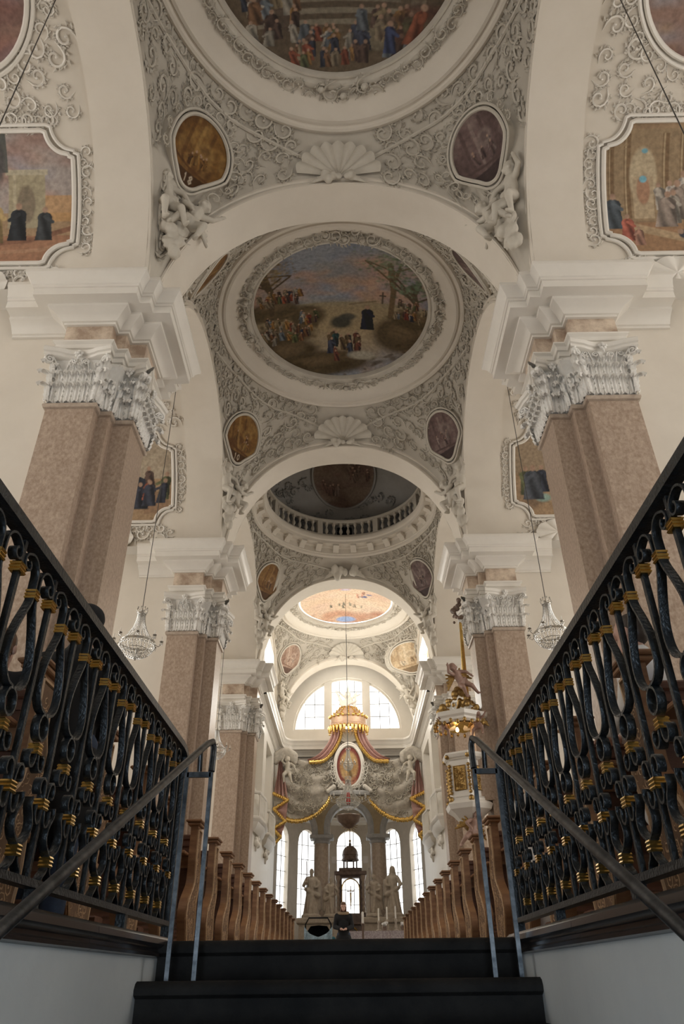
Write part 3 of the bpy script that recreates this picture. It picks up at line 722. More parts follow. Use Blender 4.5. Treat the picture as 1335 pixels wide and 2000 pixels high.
c1.figure(.655, .32, .18, (.035, .037, .05), wd=.42); c1.ell(.50, .37, .08, .055, (.05, .055, .05), .9, .4); c1.ell(.54, .41, .06, .03, (.08, .08, .07), .9, .4); c1.ell(.62, .14, .1, .035, (.44, .40, .32), .9, .4)
c1.line([(.74, .52), (.74, .60)], .005, (.1, .08, .06)); c1.line([(.725, .575), (.755, .575)], .005, (.1, .08, .06)); c1.line([(.55, .5), (.7, .53)], .006, (.25, .19, .12))
c2 = Canvas(160, 160, (.20, .14, .10)); c2.noise(3, 31, .4, .65, (.12, .075, .055)); c2.cloud(40, 32, [(.24, .17, .12), (.10, .06, .05), (.17, .10, .08)], 0, 1, 0, 1, .05, .14, .6)
c2.crowd(8, .55, .9, .4, .6, .22, 33, [(.14, .08, .06), (.22, .15, .11)]); c2.crowd(6, .1, .4, .2, .4, .2, 34, [(.14, .08, .06), (.2, .14, .11)])
c3 = Canvas(200, 200, (.70, .52, .37)); c3.noise(3, 41, .4, .7, (.76, .60, .45)); c3.cloud(70, 42, [(.62, .40, .27), (.72, .52, .36), (.66, .46, .36)], 0, 1, 0, .8, .04, .13, .5)
c3.cloud(40, 43, [(.48, .24, .16), (.55, .30, .19)], 0, 1, .0, .22, .05, .1, .7); c3.ell(.5, .06, .13, .05, (.32, .42, .66), 1, .3)
c3.ell(.18, .80, .06, .04, (.62, .2, .12), .9, .4); c3.ell(.49, .70, .08, .05, (.72, .27, .12), .95, .3); c3.ell(.50, .665, .07, .035, (.5, .45, .55), .9, .4); c3.ell(.70, .50, .05, .03, (.10, .12, .25), .95, .3); c3.ell(.76, .56, .04, .015, (.12, .15, .3), .95, .3)
c3.crowd(5, .2, .45, .68, .8, .08, 44, [(.6, .35, .22), (.66, .45, .3)]); c3.crowd(4, .62, .75, .45, .55, .09, 45, [(.66, .36, .25)]); c3.crowd(8, .3, .7, .24, .3, .07, 46, [(.34, .30, .22), (.45, .36, .26)])
def mono(seed, dark, mid, lite, digits=None):
    c = Canvas(90, 120, mid); c.noise(3, seed, .4, .65, dark, .8); c.noise(6, seed+1, .5, .7, lite, .5)
    r = np.random.RandomState(seed); a = r.uniform(-.3, .3)
    for k in range(3): x = .25+.2*k; c.line([(x, .3), (x+a, .9)], .03, lite if k % 2 else dark, .7)
    c.ell(.62, .62, .18, .14, lite, .7, .4); c.ell(.62, .62, .12, .09, dark, .6, .5); c.crowd(6, .25, .75, .28, .42, .2, seed+2, [lite, mid, dark]); c.line([(.1, .3), (.9, .22)], .02, dark)
    c.rect(0, 1, 0, .2, tuple(x*.6 for x in dark))
    G = {'1': [[(.5, 0), (.5, 1)], [(.3, .8), (.5, 1)]], '8': [[(.5, .5), (.15, .75), (.5, 1), (.85, .75), (.5, .5), (.1, .25), (.5, 0), (.9, .25), (.5, .5)]], '0': [[(.5, 0), (.1, .3), (.1, .7), (.5, 1), (.9, .7), (.9, .3), (.5, 0)]]}
    if digits:
        for k, ch in enumerate(digits):
            for st in G[ch]: c.line([(.36+.15*k+.11*x, .055+.115*y) for x, y in st], .012, (.55, .45, .33))
    return c
c0.a *= .85; c1.a = np.clip((c1.a-.03)*.95, .01, 1)
def fresco_mesh(name, fn, canvas, n=None, m=None, uv=None):
    # fn(u, v) -> world point on the painted surface, u, v in 0..1
    n = n or canvas.w; m = m or canvas.h; U = np.linspace(0, 1, n+1); V = np.linspace(0, 1, m+1)
    P = [[fn(u, v) for u in U] for v in V]; mb = MB().grid(P); me = mb.mesh(name, 0); me.shade_smooth()
    uu, vv = np.meshgrid(U, V)
    if uv is not None: uu, vv = uv(uu, vv)
    col = canvas.sample(np.clip(uu, 0, .9999).ravel(), np.clip(vv, 0, .9999).ravel())
    at = me.color_attributes.new('paint', 'FLOAT_COLOR', 'POINT')
    at.data.foreach_set('color', np.hstack([col, np.ones((len(col), 1))]).astype(np.float32).ravel())
    me.materials.append(M['paint']); return me
def square_to_disc(u, v):
    a = 2*np.asarray(u, float)-1; b = 2*np.asarray(v, float)-1
    return a*np.sqrt(np.maximum(0, 1-b*b/2)), b*np.sqrt(np.maximum(0, 1-a*a/2))
# ------------------------------------------------------------------ stucco relief
def motif(mb, mp, R, hand, rot, rs, nk=15):
    # acanthus scroll: a fleshy stem curling in on itself with leaves breaking outwards
    pts = []; rd = []
    for k in range(nk):
        q = k/(nk-1); th = rot+hand*q*2.15*PI; r = R*(1-0.80*q**.9); pts.append((r*math.cos(th), r*math.sin(th), th)); rd.append(R*(.10+.05*math.sin(PI*q))*(1-0.35*q))
    s0 = (pts[0][0]+R*0.8*math.sin(rot)*hand, pts[0][1]-R*0.8*math.cos(rot)*hand)
    path = [mp(s0[0], s0[1], 0.0)]+[mp(a, b, .16*R) for a, b, _ in pts]
    mb.tube(path, [R*0.03]+rd, 4, False)
    mb.ell(mp(pts[-1][0], pts[-1][1], .22*R), R*0.17, 5, 3)
    def leaf(a, b, dx, dy, L, W):
        px, py = -dy, dx; bx, by = dx*.94+px*.34*hand, dy*.94+py*.34*hand
        b0 = mp(a, b, .04*R); t = mp(a+bx*L, b+by*L, .30*R); l = mp(a+dx*L*.5+px*W, b+dy*L*.5+py*W, .05*R); r = mp(a+dx*L*.5-px*W, b+dy*L*.5-py*W, .05*R); m = mp(a+dx*L*.5, b+dy*L*.5, .36*R)
        mb.add([b0, l, t, r, m], [(0, 1, 4), (1, 2, 4), (2, 3, 4), (3, 0, 4)])
    for k in range(0, nk-4):
        a, b, th = pts[k]; o = th+rs.uniform(-.2, .8)*hand; z = 1-.5*k/nk
        leaf(a, b, math.cos(o), math.sin(o), R*rs.uniform(.42, .75)*z, R*rs.uniform(.15, .23)*z)
        if k % 3 == 0: o += hand*.9; leaf(a, b, math.cos(o), math.sin(o), R*rs.uniform(.3, .5), R*.16)
def vault_map(b, ph, t):
    e = 1e-3; p = b.p(ph, t); up = (b.p(ph, t-e)-b.p(ph, t+e)); Lt = up.length/(2*e); a = (b.p(ph+e, t)-b.p(ph-e, t)); Lp = a.length/(2*e)
    up.normalize(); a.normalize(); n = a.cross(up).normalized()
    if n.dot(Vector((0, b.y, 8))-p) < 0: n = -n
    sg = 1 if a.x >= 0 else -1
    def mp(u, v, h=0.0): return tuple(b.p(ph+sg*u/Lp, min(0.999, t-v/Lt))+n*h)
    a2 = a*sg; a2 = (a2-up*a2.dot(up)).normalized()
    n2 = a2.cross(up).normalized(); n2 = n2 if n2.dot(n) > 0 else -n2
    return mp, p, a2, up, n2
def plate_map(b, ph, t, S):
    # smooth shallow plate fitted to the pendentive round (ph, t)
    mp, p, a, up, n = vault_map(b, ph, t)
    n = a.cross(up).normalized(); n = n if n.dot(Vector((0, b.y, 8))-p) > 0 else -n
    def lam(u, v):
        lo, hi = -1.2, 1.2
        for _ in range(18):
            m = (lo+hi)/2; q = p+a*u+up*v+n*m; x, y = q.x, q.y-b.y; f = math.atan2(y, x); r = math.hypot(x, y)
            x1, y1, z1 = b.bound(f); r1 = math.hypot(x1, y1); r0 = 1/math.sqrt((math.cos(f)/b.rx)**2+(math.sin(f)/b.ry)**2); tt = (r-r0)/(r1-r0)
            out = tt > 1 or q.z > b.p(f, max(0, tt)).z
            if out: lo = m
            else: hi = m
        return (lo+hi)/2
    l0 = lam(0, 0); c = .9*S; d = 1.15*S; A, B, C, D = lam(c, 0), lam(-c, 0), lam(0, d), lam(0, -d)
    k1, k2 = (A-B)/(2*c), (A+B-2*l0)/(2*c*c); m1, m2 = (C-D)/(2*d), (C+D-2*l0)/(2*d*d)
    fit = lambda u, v: l0+k1*u+k2*u*u+m1*v+m2*v*v
    l0 += .02+max(0, max(lam(S*.85*i/3, S*1.1*j/3)-fit(S*.85*i/3, S*1.1*j/3) for i in range(-3, 4) for j in range(-3, 4) if i*i+j*j < 12))
    def pm(u, v, h=0.0): return tuple(p+a*u+up*v+n*(h+l0+k1*u+k2*u*u+m1*v+m2*v*v))
    return pm, p, a, up, n
MED = {0: [(2.293, .52), (.833, .53)], 1: [(2.36, .6), (.78, .6), (-2.36, .6), (-.78, .6)], 2: [(2.38, .6), (.765, .58)], 3: [(2.34, .5), (.80, .53)]}
PUT = {0: [(2.285, .80), (.835, .81)], 1: [(2.335, .875), (.805, .885)], 2: [(2.35, .90), (.79, .90)], 3: [(2.29, .87), (.83, .86)]}
for b in VB:
    rs = random.Random(b.i+3); mb = MB(); pts = []
    meds = [b.p(*m) for m in MED[b.i]]; puts = [b.p(*m) for m in PUT[b.i]]
    lo, hi = (-0.25, PI+.25) if b.i in (0, 2) else (-1.3, PI+1.3) if b.i == 1 else (0.0, PI)
    for tries in range(9000):
        ph = rs.uniform(lo, hi); t = rs.uniform(0.04, 0.9)
        p = b.p(ph, t); dmin = 0.40
        bp = Vector(b.bound(ph)); bp.y += b.y
        if (p-bp).length < 0.34: continue
        if any((p-q).length < dmin for q in pts): continue
        if any((p-q).length < 1.2 for q in meds) or any((p-q).length < 0.45 for q in puts): continue
        if abs(ph-PI/2) < 0.25: continue
        pts.append(p)
        mp = vault_map(b, ph, t)[0]; motif(mb, mp, rs.uniform(.20, .29), rs.choice((-1, 1)), rs.uniform(0, 2*PI), rs)
    o = mb.build('stucco_scrollwork', M['stucco'], VAULT[b.i], smooth=0.9); o['kind'] = 'stuff'
    # raised rib that follows the medallion field from crown to crown
    for s in (-1, 1):
        mb = MB(); path = []
        for k in range(41):
            ph = PI/2-s*(0.12+1.35*k/40); q = (k-20)/20; t = 0.18+0.55*abs(q)**2.2
            path.append(vault_map(b, ph, min(t, .9))[0](0, 0, 0.03))
        mb.tube(path, 0.05, 6); mb.build('vault_rib', M['stucco'], VAULT[b.i])
# dome rings and main frescoes
def ring_lathe(b, prof, mb=None, n=120, k=4.4):
    mb = mb or MB(); return mb.lathe(prof, n, (0, b.y, 0), sx=b.rx/k, sy=b.ry/k)
PR_OUT = [(4.46, 19.62), (4.45, 19.50), (4.40, 19.43), (4.33, 19.40), (4.26, 19.42), (4.22, 19.49), (4.18, 19.50), (4.15, 19.45), (4.07, 19.45), (4.03, 19.54), (3.90, 19.64), (3.70, 19.76), (3.48, 19.86)]
PR_IN = [(3.50, 19.86), (3.46, 19.78), (3.40, 19.75), (3.33, 19.76), (3.28, 19.84), (3.24, 19.86), (3.21, 19.83), (3.16, 19.83), (3.13, 19.92), (3.12, 20.0)]
FR = {0: (c0, 3.14, 'dark crowded ceiling fresco of a palace stair cut off at the top edge'), 1: (c1, 3.14, 'round landscape ceiling fresco with trees, pink sky and crowds'), 3: (c3, 3.0, 'peach-coloured cloud fresco in the bright choir ceiling')}
for i, (cv, R, lab) in FR.items():
    b = VB[i]; dz = b.zr-19.56; root = empty('ceiling_fresco', (0, b.y, b.zr), label=lab, cat='fresco', group='round ceiling frescoes'); off = (0, b.y, b.zr)
    ko = 1.0 if i != 0 else 1.0
    ring_lathe(b, [(r, z+dz) for r, z in PR_OUT]).build('outer_ring', M['plaster'], root, 0.6, off)
    ring_lathe(b, [(r, z+dz) for r, z in PR_IN]).build('frame', M['stucco'], root, 0.6, off)
    ey = 1.10 if i == 0 else 1.0
    def fn(u, v, b=b, R=R, dz=dz, ey=ey):
        x, y = square_to_disc(u, v); return (x*R*b.rx/4.4, b.y-y*R*b.ry/4.4, 20.0+dz+0.55*(1-x*x-y*y))
    kv = 1.5 if i == 0 else 1.0
    def duv(u, v):
        x, y = square_to_disc(u, v); return (x+1)/2, np.minimum((y+1)/2*kv, .999)
    me = fresco_mesh('painting', fn, cv, uv=duv)
    me.transform(Matrix.Translation((-off[0], -off[1], -off[2]))); put('painting', me, root)
    # garlands on the frame
    g = MB(); rs = random.Random(i+50); ng = 74
    for k in range(ng):
        ph = 2*PI*k/ng; den = math.cos(ph*4)
        rr = 3.42+0.10*(k % 2)+(0.16 if den > 0.2 and k % 3 == 0 else 0)
        def mp(u, v, h, rr=rr, ph=ph):
            r = rr+v; a = ph+u/rr; z = 19.80 if r > 3.5 else 19.76
            z = 19.76+max(0, (r-3.45))*0.2
            return (r*math.cos(a)*b.rx/4.4, b.y+r*math.sin(a)*b.ry/4.4, z+dz-h*1.2)
        motif(g, mp, rs.uniform(.13, .22)*(1.25 if den > 0.3 else 0.9), rs.choice((-1, 1)), rs.uniform(0, 6.3), rs, 13)
        if den > 0.5 and k % 2 == 0: g.ell(mp(0, 0, .06), .10, 6, 4)
    tag(g.build('garland', M['stucco'], root, 0.9, off), kind='stuff')
# shells and flower knots at the arch crowns
def knot_mesh(seed):
    rs = random.Random(seed); mb = MB()
    for k in range(11): mb.ell((rs.uniform(-.42, .42), rs.uniform(-.14, .0), rs.uniform(-.14, .12)), rs.uniform(.07, .14), 7, 5)
    for sx in (-1, 1):
        for k in range(4): mb.cap((sx*.3, -.05, 0), (sx*(.5+.1*k), -.05, .12-.1*k), .06, .02, 6)
    return bake('flower_knot', mb, .03, M['stucco'], 2)
KNOT = knot_mesh(4)
for b in VB:
    if b.i == 2: continue
    mp, p, a, up, n = vault_map(b, PI/2, .78)
    root = empty('stucco_shell', tuple(p), label='scallop shell with flower knot at the crown of the %s arch' % ['nearest', 'second', '', 'choir window'][b.i], cat='shell ornament', group='stucco shells')
    mb = MB(); rows = []
    for r in range(9):
        q = r/8; row = []
        for k in range(64):
            th = math.radians(8+164*k/63); lob = abs(math.sin(9*(th-math.radians(8))/math.radians(164)*PI/1.0)); R = (1.0+.06*lob)*q
            row.append(mp(1.12*R*math.cos(th), -.30+1.02*R*math.sin(th), 0.05+.10*q*lob+.05*q))
        rows.append(row)
    mb.grid(rows).build('shell', M['stucco'], root, 1.0, tuple(p))
    T = Matrix((a, -n, up)).transposed().to_4x4(); T.translation = up*(-.42)+n*.12
    put('flower_knot', KNOT, root, matrix=T)
b = VB[2]; mp, p, a, up, n = vault_map(b, PI/2, .5)
T = Matrix((a*1.5, -n*1.8, up*2.2)).transposed().to_4x4(); T.translation = Vector(p)+n*.15-up*.3
tag(put('flower_knot', KNOT, matrix=T), 'large flower knot below the dome balustrade', 'stucco ornament')
# medallions
AMB = ((.11, .045, .010), (.21, .10, .022), (.36, .21, .065)); MAU = ((.09, .055, .05), (.165, .105, .095), (.28, .21, .185))
SAN = ((.24, .14, .10), (.40, .27, .20), (.55, .42, .33))
names = {0: 'nearest', 1: 'second', 2: 'crossing', 3: 'choir'}
for i, lst in MED.items():
    b = VB[i]
    for j, (ph, t) in enumerate(lst):
        mp, p, a, up, n = plate_map(b, ph, t, .80); left = p.x < 0; pal = AMB if left else MAU
        if i == 3: pal = SAN if left else ((.38, .26, .15), (.58, .44, .28), (.70, .58, .42))
        if i == 2 and left: pal = ((.14, .06, .015), (.24, .12, .03), (.34, .19, .07))
        dig = {(0, 0): '18', (1, 0): '10'}.get((i, j))
        cv = mono(100+10*i+j, *pal, dig)
        colr = ('amber' if left else 'mauve') if i < 3 else ('dusky rose' if left else 'sandy gold')
        root = empty('medallion', tuple(p), label='%s painted medallion on the %s side of the %s vault%s' % (colr, 'left' if left else 'right', names[i], ', near the viewer' if j > 1 else ''), cat='medallion', group='painted pendentive medallions')
        S = .78
        def shape(u, v, k=1.0):
            # pear outline: round head, narrower foot
            x, y = square_to_disc(u, v); f = 1.0 if y > -.25 else 1-.35*min(1, (-.25-y)/.5)
            return x*S*k*f, (y*1.22-.02)*S*k
        me = fresco_mesh('painting', lambda u, v: mp(*shape(u, v), .07), cv, 60, 70, uv=lambda u, v: tuple((q+1)/2 for q in square_to_disc(u, v)))
        me.transform(Matrix.Translation(-p)); put('painting', me, root)
        path = []
        for k in range(56):
            th = 2*PI*k/56; x, y = math.cos(th), math.sin(th); f = 1.0 if y > -.25 else 1-.35*min(1, (-.25-y)/.5)
            path.append((x*S*1.05*f, (y*1.22-.02)*S*1.05))
        for nm, sc, r, hh in (('frame', 1.0, .05, .08), ('outer_frame', 1.13, .035, .05)):
            mb = MB(); mb.tube([mp(x*sc, y*sc, hh) for x, y in path+path[:2]], r, 6, False); mb.build(nm, M['stucco'], root, 0.9, tuple(p))
        MB().grid([[mp(x*1.15, y*1.15, hh) for x, y in path] for hh in (.05, -.45)], False, True).build('mount', M['stucco'], root, .9, tuple(p))
        g = MB(); rs = random.Random(i*7+j)
        for k in range(18):
            th = 2*PI*k/18; cx, cy = 1.34*S*math.cos(th), 1.36*1.2*S*math.sin(th)
            if cy < -.8*S and abs(cx) < .6: continue
            q_ = mp(cx, cy)
            if abs(q_[0]) > 4.25 or abs(q_[1]-b.y) > 4.95: continue
            motif(g, lambda u, v, h: mp(cx+u, cy+v, h), rs.uniform(.12, .19), rs.choice((-1, 1)), rs.uniform(0, 6.3), rs, 12)
        tag(g.build('leaf_border', M['stucco'], root, 0.9, tuple(p)), kind='stuff')
# cherubs
def putto(pose):
    mb = MB(); A = pose
    mb.cap((0, 0, 0), (0, .02, .20), .135, .125, 10); mb.cap((0, .02, .20), (0, 0, .34), .125, .12, 10)
    mb.cap((0, 0, .42), A['head'], .06, .06); h = Vector(A['head'])+Vector((0, 0, .08)); mb.ell(h, (.115, .125, .13), 12, 10); mb.ell(h+Vector((0, -.12, -.02)), .025, 6, 4)
    mb.ell(h+Vector((0, .03, .06)), (.125, .12, .10), 10, 8)
    for sx in (-1, 1): mb.ell(h+Vector((sx*.06, -.075, -.045)), .05, 6, 5); mb.ell(h+Vector((sx*.12, .0, -.02)), (.02, .03, .035), 6, 5)
    for k in ('la', 'ra'):
        P = A[k]; mb.cap(P[0], P[1], .065, .052); mb.cap(P[1], P[2], .054, .036); d = (Vector(P[2])-Vector(P[1])).normalized(); q = Vector(P[2]); mb.ell(q+d*.03, .04, 6, 5)
        s_ = d.cross(Vector((0, 1, 0))).normalized()
        for f in (-1.2, -.4, .4, 1.2): mb.cap(q+d*.04+s_*f*.018, q+d*.105+s_*f*.026, .013, .010, 5)
        mb.cap(q+s_*.03, q+d*.04+s_*.065, .014, .011, 5)
    for k in ('ll', 'rl'):
        P = A[k]; mb.cap(P[0], P[1], .10, .075); mb.cap(P[1], P[2], .075, .045); q = Vector(P[2]); mb.cap(q, q+Vector(A.get('foot', (0, -.12, -.03))), .045, .03)
    mb.cap((-.12, -.10, .02), (.14, -.06, .10), .04, .05); mb.cap((.14, -.06, .10), (.24, .02, -.12), .05, .02)
    return mb
PA = dict(head=(-.03, -.05, .47), la=[(-.13, 0, .36), (-.27, -.06, .48), (-.20, -.10, .66)], ra=[(.13, 0, .36), (.27, -.10, .26), (.34, -.14, .10)], ll=[(-.08, 0, -.03), (-.17, -.22, -.14), (-.15, -.12, -.44)], rl=[(.08, 0, -.03), (.12, -.24, -.22), (.20, -.20, -.50)])
PB = dict(head=(.05, -.06, .47), la=[(-.13, 0, .36), (-.26, -.10, .22), (-.14, -.20, .10)], ra=[(.13, 0, .36), (.30, -.04, .44), (.40, -.10, .58)], ll=[(-.08, 0, -.03), (-.22, -.16, -.20), (-.30, -.06, -.44)], rl=[(.08, 0, -.03), (.20, -.22, -.06), (.20, -.12, -.36)])
PM = [bake('cherub_body', putto(PA), .018, M['stucco']), bake('cherub_body', putto(PB), .018, M['stucco'])]
def wing(sx):
    mb = MB()
    for k in range(5): mb.cap((sx*.06, .10, .28), (sx*(.28+.05*k), .16, .46-.11*k), .03, .035, 6)
    return bake('wing', mb, .02, M['stucco'], 2)
WG = [wing(-1), wing(1)]
def rocaille(seed):
    rs = random.Random(seed); mb = MB()
    for k in range(22):
        q = k/21; mb.ell((rs.uniform(-.3, .3)*(1-.55*q), rs.uniform(-.16, 0), -.25-q*.95), rs.uniform(.08, .17)*(1.1-.35*q), 7, 5)
    for k in range(8): a = rs.uniform(0, 6); mb.cap((rs.uniform(-.2, .2), -.08, -.35-.1*k), (rs.uniform(-.4, .4), -.16, -.2-.1*k), .05, .02, 6)
    return bake('rocaille', mb, .03, M['stucco'], 2)
ROC = rocaille(3)
for i, lst in PUT.items():
    b = VB[i]
    for j, (ph, t) in enumerate(lst):
        mp, p, a, up, n = vault_map(b, ph, t); sd = 'left' if j == 0 else 'right'
        up = (up*.35+Vector((0, 0, 1))*.65).normalized(); a = (a-up*a.dot(up)).normalized(); n = a.cross(up); n = n if n.dot(Vector((0, b.y-3, 8))-p) > 0 else -n
        for q in (0, 1):
            k = (q+j) % 2; sc = 1.42 if i < 3 else 1.2; e = (-1, 1)[q]
            root = empty('cherub_sculpture', tuple(p), label='white stucco cherub, %s of the pair below the %s medallion of the %s vault' % (('left', 'right')[q], sd, names[i]), cat='cherub', group='stucco cherubs on the vaults')
            T = Matrix((a*sc, -n*sc, up*sc)).transposed().to_4x4() @ Matrix.Rotation(e*.25, 4, 'Y') @ Matrix.Diagonal((-1 if j else 1, 1, 1, 1)); T.translation = a*e*.33+n*.16+up*(.08*e*(1 if j else -1))
            put('cherub_body', PM[k], root, matrix=T)
            if k: put('wing', WG[0], root, matrix=T)
            put('wing', WG[1], root, matrix=T)
        T = Matrix((a*1.15, -n, up*1.2)).transposed().to_4x4(); T.translation = Vector(p)+n*.10
        tag(put('rocaille_cluster', ROC, matrix=T), 'stucco cloud and shell cluster under the %s cherubs of the %s vault' % (sd, names[i]), 'stucco ornament', 'clusters under the cherubs')
# crossing dome
b = VB[2]; off = (0, b.y, 19.05); DK = 1.062
root = empty('dome_cornice', off, label='round corbelled cornice ring around the dark crossing dome', cat='cornice')
mb = MB().lathe([(4.34, 18.95), (4.22, 18.86), (4.12, 18.90), (4.10, 19.0), (4.06, 19.02), (4.06, 19.32), (4.0, 19.36), (3.98, 19.42), (3.68, 19.42), (3.66, 19.55), (3.60, 19.60), (3.56, 19.70), (3.56, 19.80), (4.9, 19.82)], 96, (0, b.y, .1), sx=DK, sy=DK*1.01); mb.build('ring', M['plaster'], root, 0.5, off)
mo = MB(); mo.prism([(0, 0), (.34, 0), (.34, -.08), (.26, -.13), (.12, -.2), (.05, -.3), (0, -.34)], lambda u, v: (-u, -.15, v), lambda u, v: (-u, .15, v)); mm = mo.mesh('corbel', .6); mm.materials.append(M['plaster'])
for k in range(28):
    a = 2*PI*(k+.5)/28; put('corbel', mm, root, loc=(4.06*DK*math.cos(a), 4.06*DK*math.sin(a), 19.40-18.95), rot=(0, 0, a))
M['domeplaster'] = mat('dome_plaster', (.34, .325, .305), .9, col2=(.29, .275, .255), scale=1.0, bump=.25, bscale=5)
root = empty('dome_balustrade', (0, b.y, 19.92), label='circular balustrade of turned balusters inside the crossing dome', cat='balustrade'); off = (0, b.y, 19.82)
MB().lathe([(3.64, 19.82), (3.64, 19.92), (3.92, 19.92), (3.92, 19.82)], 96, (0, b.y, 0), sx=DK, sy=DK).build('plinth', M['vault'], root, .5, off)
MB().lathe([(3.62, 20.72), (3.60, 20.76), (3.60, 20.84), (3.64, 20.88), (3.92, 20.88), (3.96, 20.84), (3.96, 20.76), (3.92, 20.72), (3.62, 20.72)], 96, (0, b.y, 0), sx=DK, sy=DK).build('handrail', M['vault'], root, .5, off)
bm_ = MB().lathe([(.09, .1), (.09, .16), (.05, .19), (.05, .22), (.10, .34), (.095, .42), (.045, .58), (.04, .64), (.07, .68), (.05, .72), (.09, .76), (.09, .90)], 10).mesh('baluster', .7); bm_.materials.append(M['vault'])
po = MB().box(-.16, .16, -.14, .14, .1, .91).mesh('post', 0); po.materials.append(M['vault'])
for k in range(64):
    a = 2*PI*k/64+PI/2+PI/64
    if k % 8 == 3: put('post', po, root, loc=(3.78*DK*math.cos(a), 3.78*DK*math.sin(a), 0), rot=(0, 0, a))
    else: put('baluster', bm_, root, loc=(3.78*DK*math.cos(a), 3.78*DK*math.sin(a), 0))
DR, DH, DZ = 5.05, 4.5, 19.9
prof = [(DR*math.cos(e), DZ+DH*math.sin(e)) for e in [PI/2*k/20 for k in range(21)]]
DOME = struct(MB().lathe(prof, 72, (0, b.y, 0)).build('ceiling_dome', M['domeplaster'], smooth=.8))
def dp(ph, e, r=1.0): return Vector((DR*r*math.cos(e)*math.cos(ph), b.y+DR*r*math.cos(e)*math.sin(ph), DZ+DH*r*math.sin(e)))
root = empty('dome_fresco', tuple(dp(PI/2, .85)), label='dim brown fresco inside the dark crossing dome', cat='fresco'); off = tuple(dp(PI/2, .85))
def dfn(u, v):
    x, y = square_to_disc(u, v); e = .86+.345*y; return tuple(dp(PI/2-x*1.78/(DR*math.cos(e)), e, .985))
me = fresco_mesh('painting', dfn, c2, 90, 90, uv=lambda u, v: tuple((q+1)/2 for q in square_to_disc(u, v))); me.transform(Matrix.Translation(-Vector(off))); put('painting', me, root)
path = []
for k in range(61):
    th = 2*PI*k/60; e = .86+.345*1.05*math.sin(th); path.append(tuple(dp(PI/2-1.05*math.cos(th)*1.78/(DR*math.cos(e)), e, .98)))
MB().tube(path, .06, 6, False).build('frame', M['domeplaster'], root, .9, off)
g = MB(); rs = random.Random(77)
for k in range(110):
    ph = rs.uniform(.1, PI-.1); e = rs.uniform(.2, 1.1); x = (PI/2-ph)*DR*math.cos(e)/1.78; y = (e-.86)/.345
    if x*x+y*y < 1.35: continue
    def mp(u, v, h): return tuple(dp(ph+u/(DR*math.cos(e)), e+v/DR, 1-h/DR-.004))
    motif(g, mp, rs.uniform(.2, .3), rs.choice((-1, 1)), rs.uniform(0, 6.3), rs, 12)
tag(g.build('stucco_scrollwork', M['domeplaster'], DOME, .9), kind='stuff')
mb = MB(); ol = [(-.42, 0), (.42, 0), (.42, .5)]+[(.42*math.cos(PI*k/10), .5+.34*math.sin(PI*k/10)) for k in range(1, 10)]+[(-.42, .5)]
yy = b.y+DR*math.cos(.18)-.12
root = empty('dome_niche', (0, yy, 20.45), label='small dark arched opening above the dome balustrade', cat='niche')
mb.prism(ol, lambda u, v: (u, 0.0, v), lambda u, v: (u, .35, v)).build('opening', M['black'], root, .3)
MB().tube([(u*1.1, -.02, v*1.05) for u, v in ol[1:]+ol[:1]], .05, 6).build('surround', M['domeplaster'], root, .9)
# painted panels on the side barrel vaults
def barrel_map(i, s):
    L = [(BAYS[i]-y*1.035, ZC+(z-ZC)*1.035) for y, z in archline(zl, AYL, 200)]
    d = [0]
    for p, q in zip(L, L[1:]): d.append(d[-1]+math.hypot(q[0]-p[0], q[1]-p[1]))
    Y = np.array([p[0] for p in L]); Z = np.array([p[1] for p in L]); D = np.array(d)
    def mp(x, l, h=0.0):
        y = np.interp(l, D, Y); z = np.interp(l, D, Z); y2 = np.interp(l+.02, D, Y); z2 = np.interp(l+.02, D, Z); y1 = np.interp(l-.02, D, Y); z1 = np.interp(l-.02, D, Z)
        ty, tz = y2-y1, z2-z1; k = math.hypot(ty, tz) or 1; ny, nz = tz/k, -ty/k
        if ny*(BAYS[i]-y)+nz*(12-z) < 0: ny, nz = -ny, -nz
        return (s*x, float(y+ny*h), float(z+nz*h))
    return mp, D[-1]
